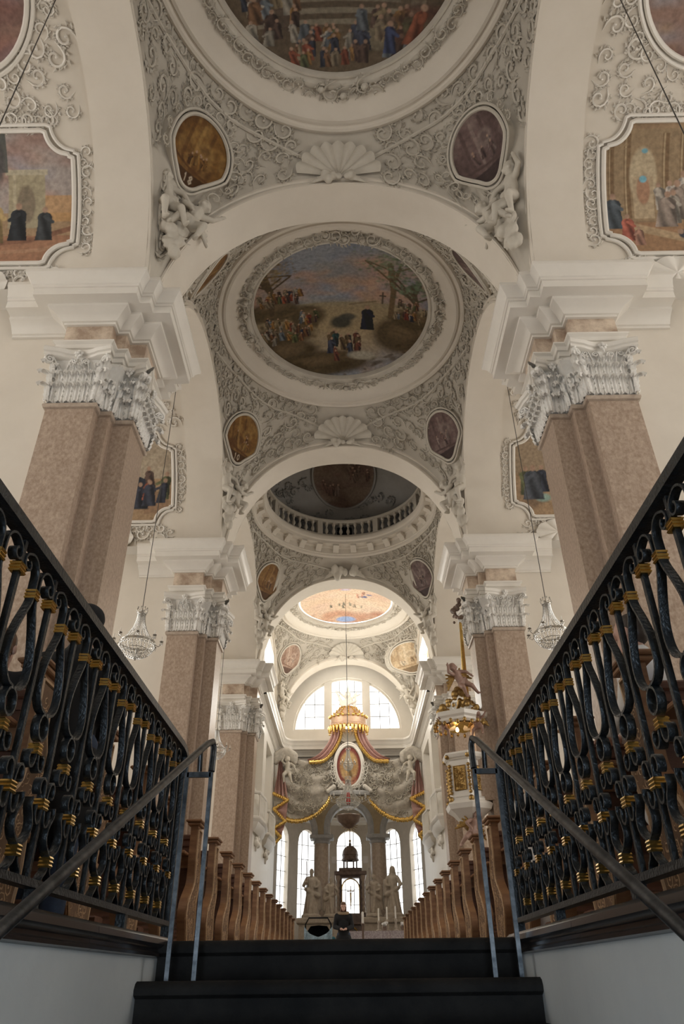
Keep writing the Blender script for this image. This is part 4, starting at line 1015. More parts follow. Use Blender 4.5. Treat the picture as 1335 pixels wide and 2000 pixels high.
def side_canvas(kind):
    c = Canvas(260, 260, (.40, .27, .16))
    if kind == 0:
        c.rect(0, 1, .42, 1, (.42, .36, .33)); c.cloud(40, 61, [(.50, .30, .22), (.36, .22, .18), (.30, .30, .36)], 0, 1, .5, 1, .05, .14, .6); c.rect(.75, 1, .35, .55, (.55, .32, .14), .8)
        c.rect(.55, .8, .30, .72, (.42, .36, .24)); c.ell(.67, .48, .07, .16, (.25, .20, .14), 1, .2); c.rect(.53, .82, .70, .74, (.50, .44, .32)); c.rect(.58, .60, .3, .7, (.5, .43, .3)); c.rect(0, .55, .72, 1, (.09, .10, .09), .9); c.ell(.48, .8, .06, .2, (.10, .09, .09), .9, .4)
        c.rect(0, 1, 0, .24, (.38, .20, .12)); c.line([(0, .14), (.7, .2), (1, .3)], .02, (.26, .13, .08)); c.line([(0, .07), (.8, .12), (1, .2)], .015, (.45, .26, .16))
        for x, y, h, cl in ((.62, .2, .3, (.03, .034, .04)), (.80, .2, .27, (.055, .06, .065)), (.45, .18, .36, (.50, .36, .17)), (.33, .16, .33, (.38, .09, .05)), (.2, .2, .34, (.30, .30, .34)), (.08, .16, .3, (.4, .25, .12))): c.figure(x, y, h, cl, wd=.4)
    elif kind == 1:
        c.noise(4, 71, .4, .7, (.30, .20, .12)); c.rect(0, 1, .28, .95, (.33, .235, .14))
        for x in (.03, .14, .40, .52, .72, .88): c.rect(x, x+.045, .3, .92, (.22, .14, .075)); c.rect(x+.008, x+.018, .3, .92, (.44, .33, .2))
        c.ell(.27, .62, .10, .22, (.52, .42, .28), 1, .15); c.rect(.20, .34, .30, .62, (.48, .37, .24)); c.ell(.27, .52, .05, .12, (.42, .24, .15), 1, .2); c.ell(.28, .80, .025, .02, (.20, .42, .50), 1, .3); c.ell(.27, .60, .03, .03, (.20, .45, .55), 1, .3)
        c.rect(0, 1, 0, .27, (.34, .20, .11)); c.line([(.1, .26), (.9, .02)], .03, (.46, .33, .2)); c.crowd(20, .38, 1, .22, .40, .27, 72, [(.30, .24, .2), (.45, .40, .34), (.16, .18, .2), (.52, .47, .42), (.20, .28, .36)])
        for x, y, h, cl in ((.06, .22, .28, (.10, .12, .14)), (.15, .12, .22, (.42, .13, .09)), (.22, .08, .16, (.40, .22, .16)), (.86, .12, .36, (.56, .52, .47)), (.72, .16, .32, (.5, .44, .36))): c.figure(x, y, h, cl, wd=.42)
        c.line([(.52, .17), (.82, .06)], .035, (.045, .055, .075)); c.ell(.5, .19, .025, .025, (.42, .28, .2), 1, .3)
    elif kind == 2:
        c.rect(0, 1, .5, 1, (.46, .38, .28)); c.cloud(20, 81, [(.36, .28, .2), (.52, .43, .32)], 0, 1, .5, 1, .06, .14, .6); c.rect(.7, .95, .1, .35, (.32, .2, .12)); c.figure(.62, .15, .45, (.035, .04, .055), wd=.5); c.crowd(10, .1, .9, .1, .35, .3, 82, PAL)
    else:
        c.rect(0, 1, .5, 1, (.36, .27, .18)); c.noise(5, 91, .5, .7, (.24, .16, .1)); c.crowd(14, .05, .95, .12, .5, .3, 92, PAL); c.ell(.3, .22, .1, .06, (.30, .42, .36), 1, .4); c.figure(.2, .2, .4, (.09, .10, .12), wd=.5)
    return c
def oval_canvas(k):
    c = Canvas(110, 110, (.30, .19, .15)); c.noise(3, 200+k, .4, .65, (.22, .12, .10)); c.cloud(50, 210+k, [(.38, .24, .18), (.30, .12, .09), (.25, .22, .25)] if k == 0 else [(.40, .25, .14), (.33, .18, .1), (.36, .33, .34)], 0, 1, 0, 1, .05, .14, .6)
    c.crowd(7, .2, .9, .3, .6, .3, 220+k, [(.30, .10, .07), (.4, .28, .2), (.22, .16, .14)]); c.rect(.7, .8, .1, .7, (.34, .30, .12), .7) if k else None
    return c
HW, HH = 1.78, 1.68
def halfw(v):
    a = abs(v)*HH; q = HH-a
    if q > .62: return HW
    if q > .54: return HW-.10
    return HW-.10-.52*math.sqrt(max(0, 1-(q/.54)**2)) if q > .03 else HW-.72
for i in (0, 1):
    for s in (-1, 1):
        mp, TL = barrel_map(i, s); kind = i*2+(0 if s < 0 else 1); cv = side_canvas(kind); XC = 8.2; LC = 1.22+HH
        loc = mp(XC, LC); root = empty('wall_painting', loc, label=['arched wall painting of monks and a bishop at sunset on the left', 'wall painting of a crowd around a laid-out monk in a hall on the right', 'partly hidden painting with a dark robed monk behind the left pillar', 'partly hidden painting with grouped figures behind the right pillar'][kind], cat='painting', group='framed paintings above the side cornices')
        def fn(u, v): 
            w_ = halfw(2*v-1); return mp(XC+s*(2*u-1)*w_, LC+(2*v-1)*HH, .05)
        me = fresco_mesh('painting', fn, cv, *((220, 220) if i == 0 else (120, 120)), uv=lambda u, v: (.5+(u-.5)*np.vectorize(lambda q: halfw(2*q-1)/HW)(v), v)); me.transform(Matrix.Translation(-Vector(loc))); put('painting', me, root)
        vs = [-1+2*k/80 for k in range(81)]
        for nm, e, r, h in (('frame', .0, .06, .07), ('outer_frame', .13, .045, .05)):
            ol = [(halfw(v)+e, v*(HH+e)) for v in vs]+[(-halfw(v)-e, v*(HH+e)) for v in reversed(vs)]
            MB().tube([mp(XC+a, LC+c_, h) for a, c_ in ol+ol[:1]], r, 6, False).build(nm, M['white'], root, .9, loc)
        g = MB(); rs = random.Random(kind+5)
        for sx in (-1, 1):
            for k in range(11):
                u0, v0 = sx*(HW+.22+rs.uniform(0, .12)), -1.2+2.4*k/10; motif(g, lambda u, v, h: mp(XC+u0+u, LC+v0+v, h), rs.uniform(.13, .2), rs.choice((-1, 1)), rs.uniform(0, 6), rs, 13)
        for k in range(15):
            u0 = -1.4+2.8*k/14
            for v0 in (HH+.24, -HH-.26): motif(g, lambda u, v, h: mp(XC+u0+u, LC+v0+v, h), rs.uniform(.14, .24), rs.choice((-1, 1)), rs.uniform(0, 6), rs, 13)
        tag(g.build('scroll_border', M['white'], root, .9, loc), kind='stuff')
        # cartouche with shell under the painting
        ct = MB(); rows = []
        for r in range(7):
            q = r/6; rows.append([mp(XC-s*.35+.75*q*math.cos(th)*(1+.08*abs(math.sin(4.5*th))), .55+.5*q*math.sin(th), .06+.12*q*abs(math.sin(4.5*th))+.1*(1-q)) for th in [2*PI*k/48 for k in range(49)]])
        ct.grid(rows).build('cartouche', M['white'], root, .9, loc)
        # side field scrolls
        g = MB(); rs = random.Random(kind+15); pts = []
        for k in range(2500):
            x = rs.uniform(6.2, 10.6); l = rs.uniform(.3, TL*.52)
            if abs(x-XC) < HW+.42 and abs(l-LC) < HH+.42: continue
            if ((x-8.5)/2.15)**2+((l-TL/2)/2.6)**2 < 1: continue
            if any((x-a)**2+(l-c_)**2 < .42**2 for a, c_ in pts): continue
            pts.append((x, l)); motif(g, lambda u, v, h: mp(x+u, l+v, h), rs.uniform(.18, .27), rs.choice((-1, 1)), rs.uniform(0, 6), rs, 15)
        tag(g.build('stucco_scrollwork', M['white'], BARREL[(i, s)], .9), kind='stuff')
        if i == 0:
            XO, RX, RL = 8.5, 1.75, 2.15; loc = mp(XO, TL/2)
            root = empty('oval_painting', loc, label='oval painting in the top %s corner of the side vault' % SIDE[s], cat='painting', group='oval side vault paintings')
            cv = oval_canvas(0 if s < 0 else 1)
            def fn(u, v):
                x, y = square_to_disc(u, v); return mp(XO+s*x*RX, TL/2+y*RL, .05)
            me = fresco_mesh('painting', fn, cv, 100, 100, uv=lambda u, v: tuple((q+1)/2 for q in square_to_disc(u, v))); me.transform(Matrix.Translation(-Vector(loc))); put('painting', me, root)
            for nm, e, r, h in (('frame', 1.02, .06, .07), ('outer_frame', 1.09, .05, .05)):
                MB().tube([mp(XO+RX*e*math.cos(t), TL/2+RL*e*math.sin(t), h) for t in [2*PI*k/64 for k in range(65)]], r, 6, False).build(nm, M['white'], root, .9, loc)
            g = MB(); rs = random.Random(kind+25)
            for k in range(34):
                t = 2*PI*k/34; motif(g, lambda u, v, h: mp(XO+RX*1.2*math.cos(t)+u, TL/2+RL*1.17*math.sin(t)+v, h), rs.uniform(.15, .26), rs.choice((-1, 1)), rs.uniform(0, 6), rs, 13)
            tag(g.build('scroll_border', M['white'], root, .9, loc), kind='stuff')
# ------------------------------------------------------------------ wrought iron railings on the copings
def arcpts(cx, cz, r, a0, a1, n=10, r1=None):
    r1 = r if r1 is None else r1
    return [(cx+(r+(r1-r)*k/n)*math.cos(math.radians(a0+(a1-a0)*k/n)), cz+(r+(r1-r)*k/n)*math.sin(math.radians(a0+(a1-a0)*k/n))) for k in range(n+1)]
def smooth(pts, it=2):
    for _ in range(it):
        q = [pts[0]]
        for a, b in zip(pts, pts[1:]): q += [(a[0]*.75+b[0]*.25, a[1]*.75+b[1]*.25), (a[0]*.25+b[0]*.75, a[1]*.25+b[1]*.75)]
        q.append(pts[-1]); pts = q
    return pts
def bar2(pts, w=0.026, h=0.0072):
    mb = MB(); mb.ribbon([(0, a, b) for a, b in pts], (1, 0, 0), w, h); return mb
def railmesh(name, pts, w=0.026, h=0.0072):
    m = bar2(pts, w, h).mesh(name, 0.7); m.materials.append(M['iron']); return m
W2 = 0.1285
SIDEA = []
for e in (-1, 1):
    # upper lyre: scroll at the bar, over the top, in at the neck, out to the belly and into the U
    scroll = arcpts(e*0.083, 0.872, 0.010, 90 if e > 0 else 90, (90-430) if e > 0 else (90+430), 16, 0.038)
    lyre = [(e*0.083, 0.91)]
    up = arcpts(e*0.062, 0.895, 0.050, 60 if e > 0 else 120, 180 if e > 0 else 0, 10)
    body = smooth([up[-1], (e*0.012, 0.86), (e*0.010, 0.82), (e*0.05, 0.75), (e*0.082, 0.67), (e*0.080, 0.60), (e*0.045, 0.565), (e*0.004, 0.560)], 2)
    hook = arcpts(e*0.088, 0.905, 0.030, 60 if e > 0 else 120, -250 if e > 0 else 430, 14, 0.010)
    SIDEA.append(railmesh('lyre_bar', list(reversed(hook))+up+body[1:]))
RING = railmesh('ring', [(0.036*math.cos(2*PI*k/20), 0.52+0.038*math.sin(2*PI*k/20)) for k in range(21)])
LOW = []
for e in (-1, 1):
    hook = smooth([(e*0.008, 0.47), (e*0.009, 0.43), (e*0.020, 0.40), (e*0.045, 0.395), (e*0.058, 0.415), (e*0.055, 0.44), (e*0.040, 0.442)], 2)
    arch = smooth([(e*0.120, 0.30), (e*0.119, 0.35), (e*0.108, 0.385), (e*0.085, 0.392), (e*0.068, 0.375), (e*0.070, 0.35), (e*0.082, 0.345)], 2)
    cup = smooth([(e*0.119, 0.345), (e*0.118, 0.29), (e*0.105, 0.262), (e*0.082, 0.262), (e*0.070, 0.285), (e*0.074, 0.31)], 2)
    tul = smooth([(e*0.036, 0.325), (e*0.030, 0.30), (e*0.058, 0.27), (e*0.066, 0.235), (e*0.040, 0.205), (e*0.010, 0.195), (e*0.009, 0.16), (e*0.016, 0.145), (e*0.040, 0.130), (e*0.046, 0.112)], 2)
    LOW.append([railmesh('hook_scroll', hook), railmesh('arch_scroll', arch), railmesh('cup_scroll', cup), railmesh('tulip_bar', tul)])
cm = MB()
for k in range(3): cm.lathe([(0.0, -.016+k*.0107), (.0215, -.016+k*.0107), (.0255, -.0107+k*.0107), (.0215, -.0055+k*.0107), (0.0, -.0055+k*.0107)], 4, rot=PI/4, sy=.95, sx=1.0)
COLL = cm.mesh('gold_collar', 0.5); COLL.materials.append(M['gold'])
cm = MB()
for k in range(3): cm.lathe([(0.0, -.016+k*.0107), (.0215, -.016+k*.0107), (.0255, -.0107+k*.0107), (.0215, -.0055+k*.0107), (0.0, -.0055+k*.0107)], 4, rot=PI/4, sy=1.25, sx=1.0)
COLLW = cm.mesh('gold_collar', 0.5); COLLW.materials.append(M['gold'])
VBAR = MB().box(-.0085, .0085, -.0085, .0085, .10, .96).mesh('upright_bar', 0); VBAR.materials.append(M['iron'])
for s, X0, Y0 in ((-1, 0.90, 2.10), (1, 0.93, 2.17)):
    root = empty('iron_railing', (s*X0, 3.0, 0), label='black wrought iron railing with gold collars on the %s of the stairs' % SIDE[s], cat='railing', group='wrought iron stair railings')
    ya, yb = Y0-8*2*W2+.0, Y0+8*2*W2+.02
    # top rail with a turned-down end, bottom rail, end post
    pth = [(0, ya, .985), (0, yb-.02, .985), (0, yb+.06, .975), (0, yb+.115, .945), (0, yb+.135, .90), (0, yb+.135, .84)]
    MB().ribbon([(0, y-3, z) for _, y, z in pth], (1, 0, 0), .048, .034).build('top_rail', M['iron'], root, .6)
    MB().ribbon([(0, ya-3, .105), (0, yb+.10-3, .105)], (1, 0, 0), .045, .022).build('bottom_rail', M['iron'], root, 0)
    for yy in (yb+.09, yb-.75, yb-1.75, yb-2.75): MB().box(-.02, .02, yy-3-.018, yy-3+.018, .02, .11).build('rail_foot', M['iron'], root, 0)
    MB().box(-.016, .016, yb+.085-3, yb+.117-3, .05, .95).build('end_post', M['iron'], root, 0)
    for k in range(-8, 9):
        y = Y0+k*2*W2-3
        put('upright_bar', VBAR, root, loc=(0, y, 0))
        put('gold_collar', COLLW, root, loc=(0, y, .870)); put('gold_collar', COLLW, root, loc=(0, y, .320))
        if k == 8: continue
        c = (0, y+W2, 0)
        for e in (0, 1):
            put('lyre_bar', SIDEA[e], root, loc=c)
            for m_ in LOW[e]: put(m_.name.split('.')[0], m_, root, loc=c)
        put('ring', RING, root, loc=c)
        for z in (.845, .455, .175): put('gold_collar', COLL, root, loc=(0, y+W2, z))
# ------------------------------------------------------------------ tubular handrails
for s, xa, xb in ((-1, .66, .555), (1, .70, .60)):
    root = empty('handrail', (s*xb, 3.3, -.14), label='dark tubular steel handrail on the %s of the steps' % SIDE[s], cat='handrail', group='tubular stair handrails')
    P = lambda x, y, z: (s*x-s*xb, y-3.3, z+.14)
    xr = (xa+xb)/2
    top = [P(xb, 3.30, .635), P(xb, 3.31, .70), P(xb+.005, 3.335, .745), P(xb+.01, 3.32, .770), P(xb+.02, 3.26, .745)]
    n = 12; dn = [P(xb+.02+.07*k/n, 3.26-2.6*k/n, .745-1.245*k/n) for k in range(1, n+1)]
    MB().tube(top+dn, .0145, 12).build('rail', M['steel'], root, .9)
    for x in (xa, xb): MB().box(s*x-s*xb-.0085, s*x-s*xb+.0085, -.0085, .0085, 0.0, .77).build('post', M['steel'], root, 0)
    MB().box(*sorted((s*xa-s*xb, 0.0)), -.0085, .0085, .75, .772).build('crossbar', M['steel'], root, 0)
    MB().tube([P(xr, 3.30, .635), P(xr, 3.28, .735)], .011, 8).build('bracket', M['steel'], root, .9)
# ------------------------------------------------------------------ pews
def pew_profile():
    back = [(-.085, 1.10), (-.075, .95), (-.085, .80), (-.065, .68), (-.085, .60), (-.19, .53), (-.31, .44), (-.34, .34), (-.28, .22), (-.22, .12), (-.23, .05), (-.25, .0)]
    front = [(.11, .0), (.095, .12), (.12, .25), (.10, .38), (.09, .48), (.16, .58), (.19, .68), (.13, .79), (.075, .88), (.07, 1.0), (.085, 1.10)]
    return smooth(back, 1)+smooth(front, 1)
PP = pew_profile()
def shared(name, mb, m, sm=.6):
    me = mb.mesh(name, sm); me.materials.append(m); return me
pm_panel = shared('end_panel', MB().prism(PP, lambda a, b: (-.035, a, b), lambda a, b: (.035, a, b)), M['wood'], .5)
pm_ground = shared('carving_ground', MB().prism([(a*.86, .03+b*.93) for a, b in PP], lambda a, b: (.0352, a, b), lambda a, b: (.0385, a, b)), M['carveback'], .3)
_mb = MB(); _mb.bbox(-.06, .06, -.125, .125, 1.10, 1.125, .006); _mb.bbox(-.075, .075, -.145, .145, 1.125, 1.15, .008); pm_cap = shared('cap', _mb, M['wood'], .3)
# openwork carving: pierced scrolls and leaves on the aisle face
_mb = MB(); rs = random.Random(9)
def inpro(a, b):
    c = False; n = len(PP)
    for i in range(n):
        (x0, y0), (x1, y1) = PP[i], PP[(i+1) % n]
        if (y0 > b) != (y1 > b) and a < (x1-x0)*(b-y0)/(y1-y0)+x0: c = not c
    return c
pts = []
for k in range(2600):
    a, b_ = rs.uniform(-.33, .18), rs.uniform(.04, .98); R = rs.uniform(.022, .042)
    if not all(inpro(a+R*1.1*math.cos(t), b_+R*1.1*math.sin(t)) for t in (0, 1.57, 3.14, 4.71)): continue
    if any((a-x)**2+(b_-y)**2 < .047**2 for x, y in pts): continue
    pts.append((a, b_)); motif(_mb, lambda u, v, h: (.036+h*.22, a+u, b_+v), R, rs.choice((-1, 1)), rs.uniform(0, 6.3), rs, 9)
_mb.tube([(.040, a*.93, .02+b_*.95) for a, b_ in PP+PP[:1]], .010, 5, False)
pm_carv = shared('carving', _mb, M['carved'], .9)
PL = 2.6      # pew length
_mb = MB(); _mb.box(.035, PL, -.02, .012, .42, .98); _mb.bbox(.035, PL, -.05, .04, .98, 1.03, .01); _mb.box(.035, PL, -.035, -.02, .93, .98); _mb.box(.035, PL, -.035, -.02, .42, .50)
pm_back = shared('backrest', _mb, M['darkwood'], 0)
pm_seat = shared('seat', MB().bbox(.035, PL, .0, .40, .42, .46, .01), M['wood'], 0)
_mb = MB(); _mb.bbox(.035, PL, -.26, -.05, .84, .865, .006); _mb.box(.035, PL, -.055, -.04, .74, .84); pm_shelf = shared('book_shelf', _mb, M['wood'], 0)
_mb = MB(); _mb.bbox(.035, PL, -.56, -.40, .14, .19, .01); _mb.box(.3, .35, -.52, -.44, 0, .14); _mb.box(PL-.35, PL-.3, -.52, -.44, 0, .14); pm_kneel = shared('kneeler', _mb, M['darkwood'], 0)
_mb = MB(); _mb.tube([(.02, -.12, .62), (.05, -.16, .60), (.05, -.17, .55), (.02, -.12, .54)], .03, 6); pm_arm = shared('scroll_arm', _mb, M['wood'], .9)
NP = 18
for s in (-1, 1):
    for k in range(NP):
        y = 3.36+1.03*k; x = 1.42
        n = ORD[k]
        root = empty('pew', (s*x, y, 0), 0, label='carved wooden pew, %s from the stairs on the %s of the aisle' % (n, SIDE[s]), cat='pew', group='carved wooden pews')
        root.scale = (s, 1, 1)
        put('end_panel', pm_panel, root)
        c = put('carving', pm_carv, root); c.scale = (-1, 1, 1); c['kind'] = 'stuff'
        c = put('carving_ground', pm_ground, root); c.scale = (-1, 1, 1)
        put('cap', pm_cap, root); put('backrest', pm_back, root); put('seat', pm_seat, root); put('kneeler', pm_kneel, root)
        if k < 9: put('book_shelf', pm_shelf, root)
        e = put('end_panel', pm_panel, root, loc=(PL, 0, 0))
# ------------------------------------------------------------------ people
def head_parts(mb, c):
    c = Vector(c)
    mb.ell(c+Vector((0, -.01, .03)), (.076, .095, .095), 14, 10); mb.cap(c+Vector((0, .02, -.04)), c+Vector((0, .045, -.075)), .062, .042, 10)
    mb.cap(c+Vector((0, .085, .01)), c+Vector((0, .112, -.022)), .012, .017, 8); mb.ell(c+Vector((0, .083, -.055)), (.026, .014, .009), 8, 6); mb.ell(c+Vector((0, .078, -.072)), (.024, .014, .009), 8, 6)
    for e in (-1, 1):
        mb.ell(c+Vector((e*.078, -.01, -.005)), (.012, .022, .034), 8, 6); mb.ell(c+Vector((e*.032, .080, .012)), (.013, .010, .009), 8, 6); mb.cap(c+Vector((e*.018, .088, .028)), c+Vector((e*.045, .078, .030)), .008, .006, 6)
def hand_parts(mb, w, d, side, curl=.4):
    w = Vector(w); d = Vector(d).normalized(); sd = d.cross(Vector((0, 0, 1))).normalized()*side; dn = d.cross(sd).normalized(); dn = dn if dn.z < 0 else -dn
    p = w+d*.045; mb.ell(p, .036, 8, 6); mb.cap(w, w+d*.07, .026, .034, 8)
    for k, (o, L) in enumerate(((-.030, .062), (-.010, .074), (.010, .070), (.029, .055))):
        a = w+d*.085+sd*o; b = a+d*L*.5; c = b+(d*(1-curl)+dn*curl).normalized()*L*.5; mb.cap(a, b, .0095, .009, 6); mb.cap(b, c, .009, .0075, 6)
    a = w+d*.03-sd*.034; b = a+(d*.7-sd*.7).normalized()*.035; mb.cap(a, b, .012, .010, 6); mb.cap(b, b+(d*.9-sd*.2).normalized()*.03, .010, .008, 6)
def person_mesh(seated=False):
    b = MB(); coat = MB(); tr = MB()
    zz = -.42 if seated else 0.0
    hd = (0, .03, 1.60+zz); head_parts(b, hd); b.cap((0, -.01, 1.42+zz), (0, .01, 1.53+zz), .056, .05, 10)
    hip = .92+zz
    b.cap((0, 0, hip), (0, -.01, 1.22+zz), .13, .13, 10); b.cap((-.06, -.01, 1.30+zz), (.06, -.01, 1.30+zz), .13, .13, 10)
    coat.cap((0, 0, hip-.02), (0, -.01, 1.20+zz), .165, .16, 12); coat.cap((-.10, -.01, 1.31+zz), (.10, -.01, 1.31+zz), .135, .135, 12); coat.cap((0, -.02, 1.40+zz), (0, -.01, 1.46+zz), .10, .07, 10)
    if not seated: coat.cap((-.06, 0, .80), (.06, 0, .80), .165, .165, 12); coat.cap((-.07, 0, .58), (.07, 0, .58), .15, .15, 12)
    for e in (-1, 1):
        sh, el, wr = (e*.185, -.01, 1.37+zz), (e*.245, .04, 1.10+zz), (e*.09, .24, 1.04+zz)
        b.cap(sh, el, .048, .042); b.cap(el, wr, .042, .028); hand_parts(b, wr, (-e*.55, .75, -.15), e)
        coat.cap(sh, el, .075, .064, 10); coat.cap(el, (e*.105, .225, 1.045+zz), .064, .05, 10)
        hp = (e*.09, 0, hip-.02); kn = (e*.11, .42, hip) if seated else (e*.10, .02, .50); an = (e*.11, .40, .08) if seated else (e*.11, -.02, .08)
        b.cap(hp, kn, .085, .055); b.cap(kn, an, .055, .038); b.cap(an, (an[0], an[1]+.15, .035), .038, .032)
        tr.cap(hp, kn, .105, .075, 10); tr.cap(kn, (an[0], an[1], .11), .075, .06, 10)
    bm = bake('body', b, .0085, M['skin'], 2); cm_ = bake('coat', coat, .016, M['black'], 4); tm = bake('trousers', tr, .018, M['navy'], 3)
    return bm, cm_, tm, hd
ST = person_mesh(False); SE = person_mesh(True)
def hair_mesh(kind):
    mb = MB()
    mb.ell((0, -.028, .045), (.086, .095, .090), 14, 10)
    if kind == 'short': mb.ell((0, -.055, .0), (.078, .06, .075), 12, 8)
    if kind == 'bun': mb.ell((0, -.055, -.01), (.084, .065, .09), 12, 8); mb.ell((0, -.125, .05), (.05, .045, .05), 10, 8)
    if kind == 'long': mb.ell((0, .035, .072), (.074, .062, .045), 12, 8); mb.cap((0, -.05, .0), (0, -.06, -.16), .085, .075, 12); mb.cap((-.06, -.01, .0), (-.07, 0, -.14), .032, .025, 8); mb.cap((.06, -.01, .0), (.07, 0, -.14), .032, .025, 8)
    if kind == 'hat': mb.ell((0, -.015, .06), (.098, .112, .085), 14, 10); mb.ell((0, -.05, -.01), (.082, .062, .08), 12, 8)
    return mb
HAIR = {}
def hair(kind, m):
    if (kind, m) not in HAIR: HAIR[(kind, m)] = bake('hair', hair_mesh(kind), .010, M[m], 3)
    return HAIR[(kind, m)]
def recol(me, m):
    me = me.copy(); me.materials.clear(); me.materials.append(M[m]); return me
COATS = {}
def person(loc, rz, label, seated=False, coat='black', trousers='navy', hr=('short', 'dark_hair'), scale=1.0):
    P = SE if seated else ST; root = empty('person', loc, rz, label=label, cat='person', group='churchgoers'); root.scale = (scale,)*3
    put('body', P[0], root)
    k = (seated, 'c', coat)
    if k not in COATS: COATS[k] = recol(P[1], coat)
    put('coat' if coat != 'shirt' else 'shirt', COATS[k], root)
    k = (seated, 't', trousers)
    if k not in COATS: COATS[k] = recol(P[2], trousers)
    put('trousers', COATS[k], root)
    put('hat' if hr[0] == 'hat' else 'hair', hair(*hr), root, loc=P[3])
    return root
person((-1.97, 3.97, 0), 0.0, 'person with auburn hair and dark coat seen through the left railing', hr=('bun', 'red_hair'), scale=.94)
person((-1.50, 3.97, 0), 0.0, 'broad figure in black hat and black coat behind the left railing', hr=('hat', 'black'), scale=1.02)
person((1.74, 4.0, 0), 0.85, 'man in white shirt turning left behind the right railing', coat='shirt', hr=('short', 'dark_hair'), scale=.97)
person((1.62, 6.4, 0), 0.1, 'person in pale robe bent low beyond the right railing', coat='shirt', trousers='shirt', hr=('short', 'grey_hair'), scale=.80)
far = [(-2.15, 17.75, 'dark_hair', 'black', 'dark haired churchgoer farthest out in the left pews'), (-1.75, 19.6, 'dark_hair', 'navy', 'dark churchgoer near the front of the left pews'), (1.95, 17.9, 'grey_hair', 'black', 'grey haired churchgoer in the far right pews'), (1.75, 19.7, 'dark_hair', 'black', 'dark churchgoer near the front of the right pews'), (-2.5, 18.7, 'dark_hair', 'black', 'second dark churchgoer behind the left pew ends')]
for x, y, h_, c_, lab in far: person((x, y-.2, 0), 0, lab, seated=True, coat=c_, hr=('short', h_), scale=1.05)
woman = person((-.16, 23.6, 0), PI, 'woman in black coat with fur collar standing in the aisle', hr=('long', 'red_hair'), scale=1.0)
mb = MB()
for k in range(14):
    a = PI*(.15+1.7*k/13)-PI/2*0; mb.ell((.13*math.cos(a-PI/2+PI), .02+.10*math.sin(a-PI/2+PI)*-1-.02, 1.44+.02*math.cos(a)), .045, 8, 6)
put('fur_collar', bake('fur_collar', mb, .016, M['fur'], 2), woman)
# pram parked in the aisle
pr = empty('pram', (-.72, 19.9, 0), label='dark pram with pale blue patterned blanket in the aisle', cat='pram')
MB().lathe([(.02, .95), (.20, .93), (.29, .80), (.30, .62), (.28, .60), (.27, .62), (.27, .78), (.18, .90), (0.01, .92)], 20, (0, .1, 0), 0, PI).build('hood', M['black'], pr, .9)
MB().tube([(-.30, -.1, .62), (-.30, -.28, .95), (-.22, -.32, 1.08), (.22, -.32, 1.08), (.30, -.28, .95), (.30, -.1, .62)], .018, 8).build('handle', M['black'], pr, .9)
bl = []
for i in range(13):
    t = i/12; bl.append([(-.33+.66*j/14, -.30+.06*math.sin(j*1.1+t*2)-.04*t, .86-.68*t+.05*abs(j-7)/7*(1-t)-(.20*(1-((j-7)/7)**2) if i == 0 else .14*(1-((j-7)/7)**2)*(1-t)**3)) for j in range(15)])
bb = MB().grid(bl); bb.grid([[(x, y+.02, z) for x, y, z in r] for r in bl]); bb.build('blanket', M['blanket'], pr, .9)
MB().bbox(-.27, .27, -.24, .45, .40, .62, .05).build('carrycot', M['black'], pr, .4)
MB().bbox(.30, .40, -.2, .1, .25, .70, .03).build('bag', M['teal'], pr, .4)
for x in (-.28, .28):
    for y in (-.25, .5):
        w_ = MB(); w_.tube([(x, y+.13*math.cos(t), .15+.13*math.sin(t)) for t in [2*PI*k/20 for k in range(21)]], .022, 6, False); w_.tube([(x-.03, y, .15), (x+.03, y, .15)], .03, 8)
        for k in range(6): w_.tube([(x, y, .15), (x, y+.12*math.cos(k*PI/3), .15+.12*math.sin(k*PI/3))], .005, 4)
        w_.build('wheel', M['black'], pr, .9)
MB().tube([(-.28, -.25, .15), (-.25, .1, .42), (-.28, .5, .15)], .015, 6).tube([(.28, -.25, .15), (.25, .1, .42), (.28, .5, .15)], .015, 6).build('chassis', M['steel'], pr, .9)
